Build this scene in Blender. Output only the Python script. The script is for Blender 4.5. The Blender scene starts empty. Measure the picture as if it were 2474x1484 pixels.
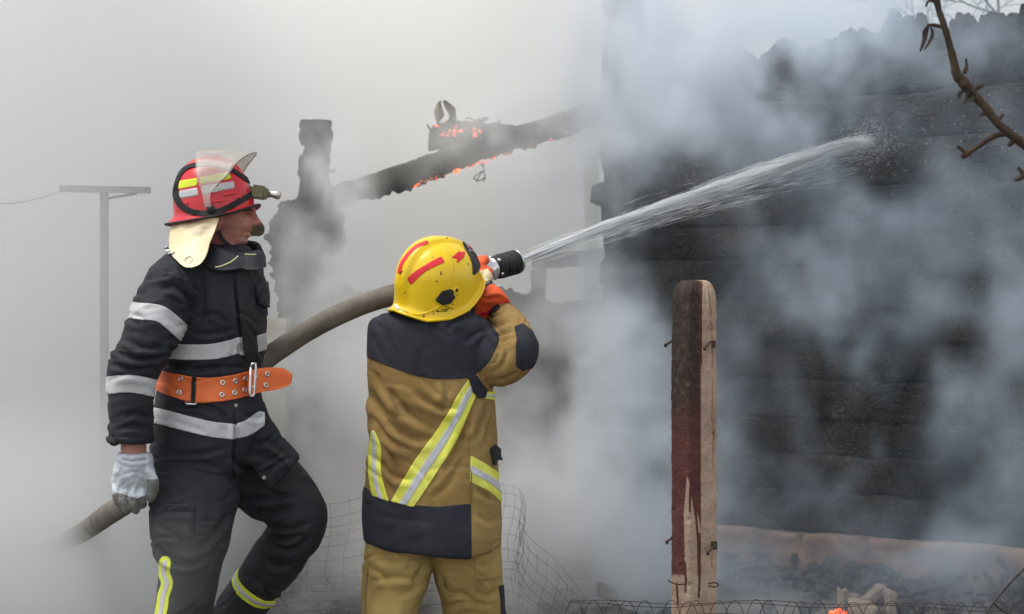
import bpy, bmesh, math, random
import numpy as np
from mathutils import Vector, Matrix, noise as mnoise
from mathutils.kdtree import KDTree
from mathutils.bvhtree import BVHTree

# ------------------------------------------------------------------ camera, world, sun, exposure
SC = bpy.context.scene
COL = SC.collection
R = math.radians
CAM_D = 6.0            # the camera stands 6 m in front of y = 0
EYE = 1.5
K = 0.00128 / 6.0      # metres per reference pixel and metre of distance

cam_data = bpy.data.cameras.new('camera')
cam = bpy.data.objects.new('camera', cam_data)
COL.objects.link(cam)
cam.location = (0, -CAM_D, EYE)
cam.rotation_euler = (R(90), 0, 0)
cam_data.sensor_width = 36
cam_data.lens = 36 / (2474 * K)
cam_data.clip_end = 2000
cam_data.dof.use_dof = True
cam_data.dof.focus_distance = 6.1
cam_data.dof.aperture_fstop = 6.3
SC.camera = cam
SMOKE_VOX = 0.052

world = bpy.data.worlds.new('World')
SC.world = world
world.use_nodes = True
wn, wl = world.node_tree.nodes, world.node_tree.links
wn.clear()
w_out = wn.new('ShaderNodeOutputWorld')
w_bg = wn.new('ShaderNodeBackground')
w_bg.inputs['Strength'].default_value = 0.15
w_sky = wn.new('ShaderNodeTexSky')
w_sky.sky_type = 'NISHITA'
w_sky.sun_disc = False
SUN_EL, SUN_AZ = 66.0, 250.0      # high on the left, behind thin cloud and smoke
w_sky.sun_elevation = R(SUN_EL)
w_sky.sun_rotation = R(SUN_AZ)
w_sky.air_density = 1.0
w_sky.dust_density = 1.0
w_hsv = wn.new('ShaderNodeHueSaturation')     # overcast: hardly any blue left
w_hsv.inputs['Saturation'].default_value = 0.16
wl.new(w_sky.outputs[0], w_hsv.inputs['Color'])
wl.new(w_hsv.outputs[0], w_bg.inputs['Color'])
wl.new(w_bg.outputs[0], w_out.inputs['Surface'])

sun_data = bpy.data.lights.new('sun', 'SUN')
sun_data.energy = 1.5
sun_data.angle = R(25)
sun_data.color = (1.0, 0.96, 0.9)
sun = bpy.data.objects.new('sun', sun_data)
COL.objects.link(sun)
# direction towards the sun (Nishita: rotation 0 = +Y, clockwise seen from above)
_sd = Vector((math.sin(R(SUN_AZ)) * math.cos(R(SUN_EL)), math.cos(R(SUN_AZ)) * math.cos(R(SUN_EL)), math.sin(R(SUN_EL))))
sun.rotation_euler = _sd.to_track_quat('Z', 'Y').to_euler()
sun.location = _sd * 30

SC.view_settings.view_transform = 'Standard'
SC.view_settings.look = 'None'
SC.view_settings.gamma = 1.0
SC.view_settings.use_curve_mapping = False
SC.view_settings.exposure = 0.75
SC.cycles.use_denoising = True
SC.cycles.max_bounces = 10
SC.cycles.diffuse_bounces = 3
SC.cycles.glossy_bounces = 3
SC.cycles.transmission_bounces = 6
SC.cycles.transparent_max_bounces = 32
SC.cycles.volume_bounces = 4
SC.cycles.volume_step_rate = 7.0
SC.cycles.volume_max_steps = 256
SC.cycles.sample_clamp_indirect = 6.0

random.seed(7)
np.random.seed(7)

def P(px, py, D):
    """A point D metres in front of the camera, from its place in the 2474 x 1484 view."""
    return Vector(((px - 1237) * K * D, D - CAM_D, EYE + (742 - py) * K * D))
# ------------------------------------------------------------------ helpers
def link(o, parent=None):
    COL.objects.link(o)
    if parent is not None:
        o.parent = parent
    return o

def tag(o, label=None, cat=None, group=None, kind=None):
    if label: o['label'] = label
    if cat: o['category'] = cat
    if group: o['group'] = group
    if kind or cat: o['kind'] = kind or 'thing'
    return o

def empty(name, loc=(0, 0, 0)):
    """An Empty at a thing's base; children keep world coordinates through its inverse."""
    o = bpy.data.objects.new(name, None)
    o.location = loc
    o.empty_display_size = 0.1
    COL.objects.link(o)
    return o

def mesh_obj(name, verts, faces, mat=None, parent=None, smooth=True):
    me = bpy.data.meshes.new(name)
    me.from_pydata([tuple(v) for v in verts], [], [tuple(f) for f in faces])
    me.update()
    return obj_from(name, me, mat, parent, smooth)

def obj_from(name, me, mat=None, parent=None, smooth=True):
    me.name = name
    if mat is not None:
        me.materials.clear()
        me.materials.append(mat)
    if smooth:
        me.polygons.foreach_set('use_smooth', [True] * len(me.polygons))
    o = bpy.data.objects.new(name, me)
    COL.objects.link(o)
    if parent is not None:
        o.parent = parent
        # every part's own world matrix is the identity; only a thing's Empty is moved
        if parent.parent is None and parent.type == 'EMPTY':
            o.matrix_parent_inverse = Matrix.Translation(-parent.location)
    return o

class MB:
    """Collects shapes as one mesh."""
    def __init__(s):
        s.v, s.f = [], []
    def add(s, v, f):
        n = len(s.v)
        s.v += [Vector(q) for q in v]
        s.f += [tuple(i + n for i in q) for q in f]
        return s
    def box(s, c, sx, sy, sz, rot=None):
        v = [Vector((x * sx / 2, y * sy / 2, z * sz / 2)) for x in (-1, 1) for y in (-1, 1) for z in (-1, 1)]
        if rot is not None:
            v = [rot @ q for q in v]
        v = [q + Vector(c) for q in v]
        return s.add(v, [(0, 1, 3, 2), (4, 6, 7, 5), (0, 4, 5, 1), (2, 3, 7, 6), (0, 2, 6, 4), (1, 5, 7, 3)])
    def tube(s, pts, r, n=8, caps=True):
        pts = [Vector(p) for p in pts]
        rr = r if hasattr(r, '__len__') else [r] * len(pts)
        fr = frames(pts)
        base = len(s.v)
        for p, (t, a, b), q in zip(pts, fr, rr):
            for i in range(n):
                w = 2 * math.pi * i / n
                s.v.append(p + a * (q * math.cos(w)) + b * (q * math.sin(w)))
        for k in range(len(pts) - 1):
            for i in range(n):
                j = (i + 1) % n
                s.f.append((base + k * n + i, base + k * n + j, base + (k + 1) * n + j, base + (k + 1) * n + i))
        if caps:
            s.f.append(tuple(base + i for i in range(n))[::-1])
            s.f.append(tuple(base + (len(pts) - 1) * n + i for i in range(n)))
        return s
    def prism(s, poly, y0, y1):
        """A polygon in x/z pushed from y0 to y1."""
        n = len(poly)
        v = [Vector((p[0], y0, p[1])) for p in poly] + [Vector((p[0], y1, p[1])) for p in poly]
        f = [tuple(range(n)), tuple(range(2 * n - 1, n - 1, -1))]
        f += [(i, i + n, (i + 1) % n + n, (i + 1) % n) for i in range(n)]
        return s.add(v, f)
    def sphere(s, c, rx, ry=None, rz=None, nu=14, nv=10, rot=None):
        ry = rx if ry is None else ry
        rz = rx if rz is None else rz
        v, f = [], []
        for j in range(nv + 1):
            t = math.pi * j / nv
            for i in range(nu):
                w = 2 * math.pi * i / nu
                q = Vector((rx * math.sin(t) * math.cos(w), ry * math.sin(t) * math.sin(w), rz * math.cos(t)))
                v.append((rot @ q if rot is not None else q) + Vector(c))
        for j in range(nv):
            for i in range(nu):
                k = (i + 1) % nu
                f.append((j * nu + i, (j + 1) * nu + i, (j + 1) * nu + k, j * nu + k))
        return s.add(v, f)
    def build(s, name, mat=None, parent=None, smooth=True):
        return mesh_obj(name, s.v, s.f, mat, parent, smooth)

def frames(pts):
    """Tangent and two stable side vectors at each point."""
    out, a = [], None
    n = len(pts)
    for i in range(n):
        t = (pts[min(i + 1, n - 1)] - pts[max(i - 1, 0)])
        t = t.normalized() if t.length > 1e-9 else Vector((0, 0, 1))
        if a is None:
            ref = Vector((0, 1, 0)) if abs(t.y) < 0.9 else Vector((1, 0, 0))
            a = (ref - t * ref.dot(t)).normalized()
        else:
            a = (a - t * a.dot(t))
            a = a.normalized() if a.length > 1e-6 else t.orthogonal().normalized()
        out.append((t, a, t.cross(a).normalized()))
    return out

def spline(pts, n=8):
    """Catmull-Rom through tuples of numbers, n steps per span."""
    a = [np.array(p, float) for p in pts]
    a = [2 * a[0] - a[1]] + a + [2 * a[-1] - a[-2]]
    out = []
    for i in range(1, len(a) - 2):
        p0, p1, p2, p3 = a[i - 1:i + 3]
        for k in range(n):
            t = k / n
            out.append(0.5 * (2 * p1 + (p2 - p0) * t + (2 * p0 - 5 * p1 + 4 * p2 - p3) * t * t + (3 * p1 - p0 - 3 * p2 + p3) * t ** 3))
    out.append(a[-2])
    return out

# ---- materials
def mat_new(name):
    m = bpy.data.materials.new(name)
    m.use_nodes = True
    nt = m.node_tree
    b = nt.nodes['Principled BSDF']
    return m, nt, b

def nd(nt, kind, **kw):
    n = nt.nodes.new(kind)
    for k, v in kw.items():
        if k.startswith('i_'):
            key = k[2:]
            n.inputs[int(key) if key.isdigit() else key].default_value = v
        else:
            setattr(n, k, v)
    return n

def ramp(nt, src, stops):
    n = nt.nodes.new('ShaderNodeValToRGB')
    el = n.color_ramp.elements
    el[0].position, el[0].color = stops[0][0], stops[0][1]
    el[1].position, el[1].color = stops[-1][0], stops[-1][1]
    for p, c in stops[1:-1]:
        e = el.new(p)
        e.color = c
    nt.links.new(src, n.inputs[0])
    return n.outputs[0]

def c4(c): return (c[0], c[1], c[2], 1.0)

def surf(name, ca, cb=None, scale=6, rough=0.8, bump=0.2, bscale=None, detail=6, spec=0.3, metal=0.0, lo=0.35, hi=0.68,
         stretch=(1, 1, 1), bdist=0.004, cc=None, cscale=2.0, clo=0.5, chi=0.7, weave=0, dd=None, dscale=9.0, dlo=0.62, dhi=0.72):
    """A mottled procedural surface in object space: two tones by noise, a third by a second noise, relief by bump."""
    m, nt, b = mat_new(name)
    L = nt.links.new
    tc = nd(nt, 'ShaderNodeTexCoord')
    mp = nd(nt, 'ShaderNodeMapping')
    mp.inputs['Scale'].default_value = stretch
    L(tc.outputs['Object'], mp.inputs['Vector'])
    n1 = nd(nt, 'ShaderNodeTexNoise', i_Scale=scale, i_Detail=detail, i_Roughness=0.6)
    L(mp.outputs[0], n1.inputs['Vector'])
    col = ramp(nt, n1.outputs['Fac'], [(lo, c4(ca)), (hi, c4(cb or ca))])
    if cc is not None:
        n3 = nd(nt, 'ShaderNodeTexNoise', i_Scale=cscale, i_Detail=8, i_Roughness=0.65)
        L(mp.outputs[0], n3.inputs['Vector'])
        f = ramp(nt, n3.outputs['Fac'], [(clo, (0, 0, 0, 1)), (chi, (1, 1, 1, 1))])
        mx = nd(nt, 'ShaderNodeMix', data_type='RGBA')
        L(f, mx.inputs[0]); L(col, mx.inputs[6]); mx.inputs[7].default_value = c4(cc)
        col = mx.outputs[2]
    if dd is not None:                      # smudges
        n5 = nd(nt, 'ShaderNodeTexNoise', i_Scale=dscale, i_Detail=7, i_Roughness=0.7, i_Distortion=0.6)
        L(tc.outputs['Object'], n5.inputs['Vector'])
        f = ramp(nt, n5.outputs['Fac'], [(dlo, (0, 0, 0, 1)), (dhi, (0.85, 0.85, 0.85, 1))])
        mx = nd(nt, 'ShaderNodeMix', data_type='RGBA')
        L(f, mx.inputs[0]); L(col, mx.inputs[6]); mx.inputs[7].default_value = c4(dd)
        col = mx.outputs[2]
    L(col, b.inputs['Base Color'])
    b.inputs['Roughness'].default_value = rough
    b.inputs['Specular IOR Level'].default_value = spec
    b.inputs['Metallic'].default_value = metal
    if bump:
        n2 = nd(nt, 'ShaderNodeTexNoise', i_Scale=bscale or scale * 6, i_Detail=6, i_Roughness=0.65)
        L(mp.outputs[0], n2.inputs['Vector'])
        h = n2.outputs['Fac']
        if weave:
            wv = nd(nt, 'ShaderNodeTexWave', wave_type='BANDS', bands_direction='DIAGONAL', i_Scale=weave, i_Distortion=0.6)
            L(tc.outputs['Object'], wv.inputs['Vector'])
            ad = nd(nt, 'ShaderNodeMath', operation='MULTIPLY_ADD')
            L(wv.outputs['Fac'], ad.inputs[0]); ad.inputs[1].default_value = 0.25; L(h, ad.inputs[2])
            h = ad.outputs[0]
        bp = nd(nt, 'ShaderNodeBump', i_Strength=bump, i_Distance=bdist)
        L(h, bp.inputs['Height'])
        L(bp.outputs[0], b.inputs['Normal'])
    return m

def plain(name, c, rough=0.5, metal=0.0, spec=0.5, bump=0.0, bscale=200):
    return surf(name, c, tuple(min(1, q * 1.12) for q in c), 30, rough, bump, bscale, metal=metal, spec=spec)

# ---- numpy noise
_rng = np.random.RandomState(3)
_perm = _rng.permutation(256)
_perm = np.concatenate([_perm, _perm, _perm])
_grad = _rng.normal(size=(256, 3)); _grad /= np.linalg.norm(_grad, axis=1)[:, None]
def pnoise(p):
    p = np.asarray(p, float)
    i = np.floor(p).astype(int); f = p - i
    u = f * f * f * (f * (f * 6 - 15) + 10)
    i &= 255
    def g(dx, dy, dz):
        h = _perm[_perm[_perm[i[:, 0] + dx] + i[:, 1] + dy] + i[:, 2] + dz]
        return (_grad[h] * (f - np.array([dx, dy, dz]))).sum(1)
    x0 = g(0, 0, 0) * (1 - u[:, 0]) + g(1, 0, 0) * u[:, 0]
    x1 = g(0, 1, 0) * (1 - u[:, 0]) + g(1, 1, 0) * u[:, 0]
    x2 = g(0, 0, 1) * (1 - u[:, 0]) + g(1, 0, 1) * u[:, 0]
    x3 = g(0, 1, 1) * (1 - u[:, 0]) + g(1, 1, 1) * u[:, 0]
    y0 = x0 * (1 - u[:, 1]) + x1 * u[:, 1]
    y1 = x2 * (1 - u[:, 1]) + x3 * u[:, 1]
    return y0 * (1 - u[:, 2]) + y1 * u[:, 2]
def fbm(p, oct=4, gain=0.5):
    p = np.asarray(p, float)
    s, a = 0, 1.0
    for k in range(oct):
        s = s + a * pnoise(p * 2 ** k + 17.3 * k)
        a *= gain
    return s
# ------------------------------------------------------------------ garments and bodies: lofts, voxel union, creases, patches
def loft_rows(rows, step=5, n=40, e=2.3):
    """Upright solid from rows (py, left, right, half depth, distance); superellipse outlines."""
    pr = spline(rows, step)
    V, F, U = [], [], []
    for k, (y, l, r, hd, D) in enumerate(pr):
        c = P((l + r) / 2, y, D); hw = (r - l) / 2 * K * D
        for a, b in rsec(hw, hd, n, e):
            V.append((c.x + a, c.y + b, c.z)); U.append(k / (len(pr) - 1))
    m = len(pr)
    for k in range(m - 1):
        for i in range(n):
            j = (i + 1) % n
            F.append((k * n + i, (k + 1) * n + i, (k + 1) * n + j, k * n + j))
    F.append(tuple(range(n))); F.append(tuple((m - 1) * n + i for i in range(n))[::-1])
    return V, F, U

def loft_limb(rows, step=6, n=24, squash=1.0):
    """A tapering limb along (px, py, distance, radius)."""
    pr = spline(rows, step)
    pts = [P(x, y, D) for x, y, D, r in pr]
    rr = [r for x, y, D, r in pr]
    m = MB(); m.tube(pts, rr, n)
    U = [k / (len(pr) - 1) for k in range(len(pr)) for i in range(n)]
    return [tuple(q) for q in m.v], m.f, U

def solid(m):
    return [tuple(q) for q in m.v], m.f, [0.5] * len(m.v)

class Cloth:
    """One continuous surface grown round several solids, ready for creases and sewn-on patches."""
    def __init__(s, solids, voxel=0.006, smooth=6):
        V, F, lab, uu = [], [], [], []
        for name, (v, f, u) in solids:
            n = len(V); V += v; F += [tuple(i + n for i in q) for q in f]
            lab += [name] * len(v); uu += u
        me = bpy.data.meshes.new('union'); me.from_pydata(V, [], F); me.update()
        bm = bmesh.new(); bm.from_mesh(me); bmesh.ops.recalc_face_normals(bm, faces=bm.faces); bm.to_mesh(me); bm.free()
        o = bpy.data.objects.new('union', me); COL.objects.link(o)
        md = o.modifiers.new('r', 'REMESH'); md.mode = 'VOXEL'; md.voxel_size = voxel
        dg = bpy.context.evaluated_depsgraph_get()
        me2 = bpy.data.meshes.new_from_object(o.evaluated_get(dg))
        bpy.data.objects.remove(o); bpy.data.meshes.remove(me)
        nv = len(me2.vertices)
        s.V = np.empty(nv * 3); me2.vertices.foreach_get('co', s.V); s.V = s.V.reshape(-1, 3)
        T = []
        for p in me2.polygons:
            v = p.vertices
            for k in range(1, len(v) - 1): T.append((v[0], v[k], v[k + 1]))
        ed = np.array([e.vertices[:] for e in me2.edges])
        s.T = np.array(T); s.E = ed
        s.quads = [tuple(p.vertices) for p in me2.polygons]
        bpy.data.meshes.remove(me2)
        s.deg = np.bincount(ed.ravel(), minlength=nv).astype(float)[:, None]
        kd = KDTree(len(V))
        for i, q in enumerate(V): kd.insert(q, i)
        kd.balance()
        idx = np.array([kd.find(q)[1] for q in s.V])
        names = sorted(set(lab)); code = {q: i for i, q in enumerate(names)}
        la = np.array([code[q] for q in lab])
        s.code = code; s.lab = la[idx]; s.u = np.array(uu)[idx]
        s.smooth(smooth)
        s.normals()
    def smooth(s, it, f=0.6):
        for _ in range(it):
            a = np.zeros_like(s.V)
            np.add.at(a, s.E[:, 0], s.V[s.E[:, 1]]); np.add.at(a, s.E[:, 1], s.V[s.E[:, 0]])
            s.V += f * (a / np.maximum(s.deg, 1) - s.V)
    def normals(s):
        a, b, c = (s.V[s.T[:, i]] for i in range(3))
        fn = np.cross(b - a, c - a)
        n = np.zeros_like(s.V)
        for i in range(3): np.add.at(n, s.T[:, i], fn)
        s.N = n / (np.linalg.norm(n, axis=1)[:, None] + 1e-12)
        if (s.N * (s.V - s.V.mean(0))).sum() < 0:
            s.T = s.T[:, ::-1]; s.quads = [q[::-1] for q in s.quads]; s.N = -s.N
        D = s.V[:, 1] + CAM_D
        s.px = np.stack([1237 + s.V[:, 0] / (K * D), 742 - (s.V[:, 2] - EYE) / (K * D)], 1)
        s.front = np.clip((0.25 - s.N[:, 1]) / 0.4, 0, 1)
    def is_(s, *names):
        return np.isin(s.lab, [s.code[n] for n in names])
    def push(s, h):
        s.V = s.V + s.N * h[:, None]; s.normals()
    def creases(s, lines, amp=0.006, width=8.0, mask=None):
        """Each line: list of (px, py) [, amp factor, width factor]; a valley with a soft ridge on each side."""
        h = np.zeros(len(s.V))
        for ln in lines:
            pts, af, wf = (ln + (1.0, 1.0))[:3] if isinstance(ln, tuple) else (ln, 1.0, 1.0)
            q = np.array(spline(pts, 5) if len(pts) > 2 else [np.array(p, float) for p in pts])
            d, t = dist_line(s.px, q)
            w = width * wf
            taper = np.clip(np.minimum(t, 1 - t) * 4, 0, 1) ** 0.7
            # skewed: a steep side and a rolled side
            h += amp * af * taper * (-np.exp(-np.abs(d) / (0.75 * w)) + 0.62 * np.exp(-((d - 1.5 * w) / (1.15 * w)) ** 2) + 0.25 * np.exp(-((d + 1.9 * w) / (1.5 * w)) ** 2))
        h *= s.front
        if mask is not None: h *= mask
        s.push(h)
    def ripple(s, amp, freq, seed=0, aniso=(1, 1, 1), sharp=2.0, mask=None):
        p = s.V * np.array(aniso) * freq + seed * 13.7
        wv = np.stack([fbm(p * 0.6 + 40, 2), fbm(p * 0.6 + 80, 2), fbm(p * 0.6 + 120, 2)], 1)
        n = fbm(p + 0.9 * wv, 3, 0.5)
        r = (1 - np.clip(np.abs(n) * 2.2, 0, 1)) ** sharp
        h = amp * (r - 0.3)
        if mask is not None: h *= mask
        s.push(h)
    def rumple(s, n, angle, amp, width, length, seed, mask=None):
        """Many short sharp creases at random spots; angle(px, py) gives their mean run in degrees."""
        rn = random.Random(seed)
        ok = np.nonzero((s.front > 0.5) & (mask > 0.5 if mask is not None else True))[0]
        lines = []
        for _ in range(n):
            cx, cy = s.px[ok[rn.randrange(len(ok))]]
            a = R(angle(cx, cy) + rn.gauss(0, 20)); L = length * rn.uniform(0.5, 1.3) / 2; b = rn.uniform(-0.35, 0.35) * L
            dx, dy = math.cos(a), math.sin(a)
            lines.append(([(cx - dx * L, cy - dy * L), (cx - dy * b, cy + dx * b), (cx + dx * L, cy + dy * L)], rn.uniform(0.4, 1.2), rn.uniform(0.6, 1.3)))
        s.creases(lines, amp, width, mask)
    def mesh(s, name, mat, parent):
        me = bpy.data.meshes.new(name); me.from_pydata(s.V.tolist(), [], s.quads); me.update()
        return obj_from(name, me, mat, parent)
    def bvh(s):
        return BVHTree.FromPolygons([Vector(q) for q in s.V.tolist()], s.T.tolist())
    # fields, positive inside
    def poly(s, pts, front=True, smooth=False):
        p = np.array([tuple(q) for q in (spline(list(pts) + [pts[0]], 5)[:-1] if smooth else pts)], float)
        f = poly_sdf(s.px, p)
        if front: f = np.minimum(f, (s.front - 0.3) * 20)
        return f
    def band(s, pts, hw, front=True):
        q = np.array(spline(pts, 6) if len(pts) > 2 else [np.array(p, float) for p in pts])
        d, t = dist_line(s.px, q)
        f = hw - np.abs(d)
        if front: f = np.minimum(f, (s.front - 0.3) * 20)
        return f
    def ring(s, c, axis, hw, names):
        f = (hw - np.abs((s.V - np.array(c)) @ np.array(axis.normalized()))) / 0.0013
        f[~s.is_(*names)] = -50
        return f
    def patch(s, name, field, mat, parent, off=0.0015, th=0.004):
        """A layer of cloth cut out where the field is positive, lifted off the surface, with a turned edge."""
        T, V, N = s.T, s.V, s.N
        g = field[T]
        full = (g > 0).all(1)
        cross = (g > 0).any(1) & ~full
        idx, vs, ns, fs, emap = {}, [], [], [], {}
        def vid(i):
            i = int(i)
            if i not in idx:
                idx[i] = len(vs); vs.append(V[i]); ns.append(N[i])
            return idx[i]
        def eid(i, j):
            k = (int(min(i, j)), int(max(i, j)))
            if k not in emap:
                a, b = k; t = field[a] / (field[a] - field[b])
                emap[k] = len(vs); vs.append(V[a] + t * (V[b] - V[a])); ns.append(N[a] + t * (N[b] - N[a]))
            return emap[k]
        for t in T[full]: fs.append((vid(t[0]), vid(t[1]), vid(t[2])))
        for t in T[cross]:
            out = []
            for k in range(3):
                i, j = t[k], t[(k + 1) % 3]
                if field[i] > 0: out.append(vid(i))
                if (field[i] > 0) != (field[j] > 0): out.append(eid(i, j))
            if len(out) >= 3: fs.append(tuple(out))
        if not fs: return None
        par = list(range(len(vs)))
        def root(i):
            while par[i] != i: par[i] = par[par[i]]; i = par[i]
            return i
        for q in fs:
            r0 = root(q[0])
            for k in q[1:]: par[root(k)] = r0
        grp = [root(q[0]) for q in fs]
        best = max(set(grp), key=grp.count)
        fs = [q for q, g_ in zip(fs, grp) if g_ == best]
        used = sorted({i for q in fs for i in q}); ren = {i: k for k, i in enumerate(used)}
        fs = [tuple(ren[i] for i in q) for q in fs]; vs = [vs[i] for i in used]; ns = [ns[i] for i in used]
        va, na = np.array(vs), np.array(ns); na /= np.linalg.norm(na, axis=1)[:, None] + 1e-9
        cnt = {}
        for q in fs:
            for k in range(len(q)):
                e = (q[k], q[(k + 1) % len(q)])
                if (e[1], e[0]) in cnt: cnt.pop((e[1], e[0]))
                else: cnt[e] = 1
        bd = sorted({i for e in cnt for i in e}); mp = {i: len(va) + k for k, i in enumerate(bd)}
        low = va[bd] + na[bd] * (off - th)
        allv = np.concatenate([va + na * off, low]).tolist()
        fs = fs + [(e[1], e[0], mp[e[0]], mp[e[1]]) for e in cnt]
        return mesh_obj(name, allv, fs, mat, parent)

def dist_line(p, q):
    """Signed-free distance of points p to a polyline q and the place along it (0..1)."""
    best = np.full(len(p), 1e9); tt = np.zeros(len(p)); sg = np.ones(len(p))
    L = np.linalg.norm(np.diff(q, axis=0), axis=1); cum = np.concatenate([[0], np.cumsum(L)])
    for k in range(len(q) - 1):
        a, b = q[k], q[k + 1]; ab = b - a; l2 = (ab ** 2).sum() + 1e-12
        t = np.clip(((p - a) @ ab) / l2, 0, 1)
        dv = p - (a + t[:, None] * ab)
        d = np.hypot(dv[:, 0], dv[:, 1])
        m = d < best
        best[m] = d[m]; tt[m] = (cum[k] + t[m] * L[k]) / cum[-1]
        sg[m] = np.sign(ab[0] * dv[m, 1] - ab[1] * dv[m, 0])
    return best * sg, tt

def poly_sdf(p, q):
    d = np.full(len(p), 1e9); ins = np.zeros(len(p), bool); n = len(q)
    for k in range(n):
        a, b = q[k], q[(k + 1) % n]; ab = b - a
        t = np.clip(((p - a) @ ab) / ((ab ** 2).sum() + 1e-12), 0, 1)
        dv = p - (a + t[:, None] * ab); d = np.minimum(d, np.hypot(dv[:, 0], dv[:, 1]))
        c = ((a[1] > p[:, 1]) != (b[1] > p[:, 1]))
        with np.errstate(divide='ignore', invalid='ignore'):
            xx = (b[0] - a[0]) * (p[:, 1] - a[1]) / (b[1] - a[1]) + a[0]
        ins ^= c & (p[:, 0] < xx)
    return np.where(ins, d, -d)

class Grid(Cloth):
    """A given mesh with the same patch tools (helmets)."""
    def __init__(s, V, F):
        s.V = np.array([tuple(q) for q in V], float)
        s.quads = [tuple(q) for q in F]
        s.T = np.array([(q[0], q[k], q[k + 1]) for q in s.quads for k in range(1, len(q) - 1)])
        s.lab = np.zeros(len(s.V), int); s.code = {'all': 0}; s.u = np.zeros(len(s.V))
        s.normals()
# ------------------------------------------------------------------ setting
M = {}
M['ash'] = surf('ash_ground', (0.085, 0.08, 0.075), (0.2, 0.19, 0.175), 1.4, 0.95, 0.8, 14, bdist=0.03, cc=(0.05, 0.045, 0.04), cscale=0.7)
M['stucco'] = surf('orange_plaster', (0.21, 0.125, 0.09), (0.31, 0.215, 0.165), 5, 0.9, 0.6, 40, bdist=0.008, dd=(0.05, 0.04, 0.035), dscale=6, dlo=.5, dhi=.66, cc=(0.12, 0.09, 0.075), cscale=3.2, clo=0.52, chi=0.66)
M['cream'] = surf('cream_plaster', (0.5, 0.45, 0.3), (0.62, 0.58, 0.45), 3, 0.9, 0.4, 30, cc=(0.3, 0.28, 0.22), cscale=2)
M['clay'] = surf('burnt_clay', (0.03, 0.029, 0.028), (0.095, 0.09, 0.085), 5, 0.95, 1.0, 22, bdist=0.03, cc=(0.16, 0.14, 0.12), cscale=4, clo=0.55, chi=0.75)
M['greyblock'] = surf('grey_masonry', (0.2, 0.2, 0.2), (0.3, 0.3, 0.29), 2, 0.9, 0.4, 20)
M['tin'] = surf('scorched_tin', (0.28, 0.23, 0.18), (0.42, 0.36, 0.28), 12, 0.6, 0.3, 40, metal=0.3)
M['rust'] = surf('rusty_wire', (0.035, 0.03, 0.028), (0.09, 0.06, 0.045), 40, 0.7, 0.2, metal=0.4)
M['stone'] = surf('pale_stone', (0.17, 0.135, 0.10), (0.29, 0.24, 0.185), 9, 0.9, 0.6, 40, bdist=0.01)
M['ember'] , _nt, _b = mat_new('glowing_ember')
_n = nd(_nt, 'ShaderNodeTexNoise', i_Scale=45, i_Detail=4)
_tc = nd(_nt, 'ShaderNodeTexCoord'); _nt.links.new(_tc.outputs['Object'], _n.inputs['Vector'])
_nt.links.new(ramp(_nt, _n.outputs['Fac'], [(0.4, (0.5, 0.02, 0.005, 1)), (0.52, (1.0, 0.10, 0.02, 1)), (0.66, (1.0, 0.3, 0.07, 1))]), _b.inputs['Emission Color'])
_b.inputs['Emission Strength'].default_value = 1.3
_b.inputs['Base Color'].default_value = (0.1, 0.04, 0.02, 1)

def char_mat(name, dark, light, stretch):
    """Charred timber: blocks of alligatored char, ashy grey on the proud faces."""
    m, nt, b = mat_new(name)
    L = nt.links.new
    tc = nd(nt, 'ShaderNodeTexCoord')
    mp = nd(nt, 'ShaderNodeMapping'); mp.inputs['Scale'].default_value = stretch
    L(tc.outputs['Object'], mp.inputs['Vector'])
    w = nd(nt, 'ShaderNodeTexNoise', i_Scale=3.0, i_Detail=4)
    L(mp.outputs[0], w.inputs['Vector'])
    ad = nd(nt, 'ShaderNodeVectorMath', operation='MULTIPLY_ADD')
    L(w.outputs['Color'], ad.inputs[0]); ad.inputs[1].default_value = (0.25, 0.25, 0.25); L(mp.outputs[0], ad.inputs[2])
    v = nd(nt, 'ShaderNodeTexVoronoi', feature='DISTANCE_TO_EDGE', i_Scale=24)
    L(ad.outputs[0], v.inputs['Vector'])
    n = nd(nt, 'ShaderNodeTexNoise', i_Scale=2.3, i_Detail=9, i_Roughness=0.7)
    L(mp.outputs[0], n.inputs['Vector'])
    n4 = nd(nt, 'ShaderNodeTexNoise', i_Scale=0.9, i_Detail=3)
    L(tc.outputs['Object'], n4.inputs['Vector'])
    mul = nd(nt, 'ShaderNodeMath', operation='MULTIPLY'); L(n.outputs['Fac'], mul.inputs[0]); L(n4.outputs['Fac'], mul.inputs[1])
    col = ramp(nt, mul.outputs[0], [(0.18, c4(dark)), (0.30, c4([0.5 * (p + q) for p, q in zip(dark, light)])), (0.44, c4(light)), (0.52, c4([min(1, q * 2.6) for q in light]))])
    ck = ramp(nt, v.outputs['Distance'], [(0.0, (0.5, 0.5, 0.5, 1)), (0.07, (1, 1, 1, 1))])
    mx = nd(nt, 'ShaderNodeMix', data_type='RGBA', blend_type='MULTIPLY'); mx.inputs[0].default_value = 1.0
    L(col, mx.inputs[6]); L(ck, mx.inputs[7])
    L(mx.outputs[2], b.inputs['Base Color'])
    hm = nd(nt, 'ShaderNodeMath', operation='ADD')
    e = ramp(nt, v.outputs['Distance'], [(0.0, (0, 0, 0, 1)), (0.15, (1, 1, 1, 1))])
    L(e, hm.inputs[0]); L(n.outputs['Fac'], hm.inputs[1])
    bp = nd(nt, 'ShaderNodeBump', i_Strength=0.9, i_Distance=0.02); L(hm.outputs[0], bp.inputs['Height'])
    L(bp.outputs[0], b.inputs['Normal'])
    b.inputs['Roughness'].default_value = 0.75
    b.inputs['Specular IOR Level'].default_value = 0.22
    return m
M['char'] = char_mat('charred_log', (0.004, 0.004, 0.005), (0.07, 0.056, 0.042), (1, 1, 1.3))
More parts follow.
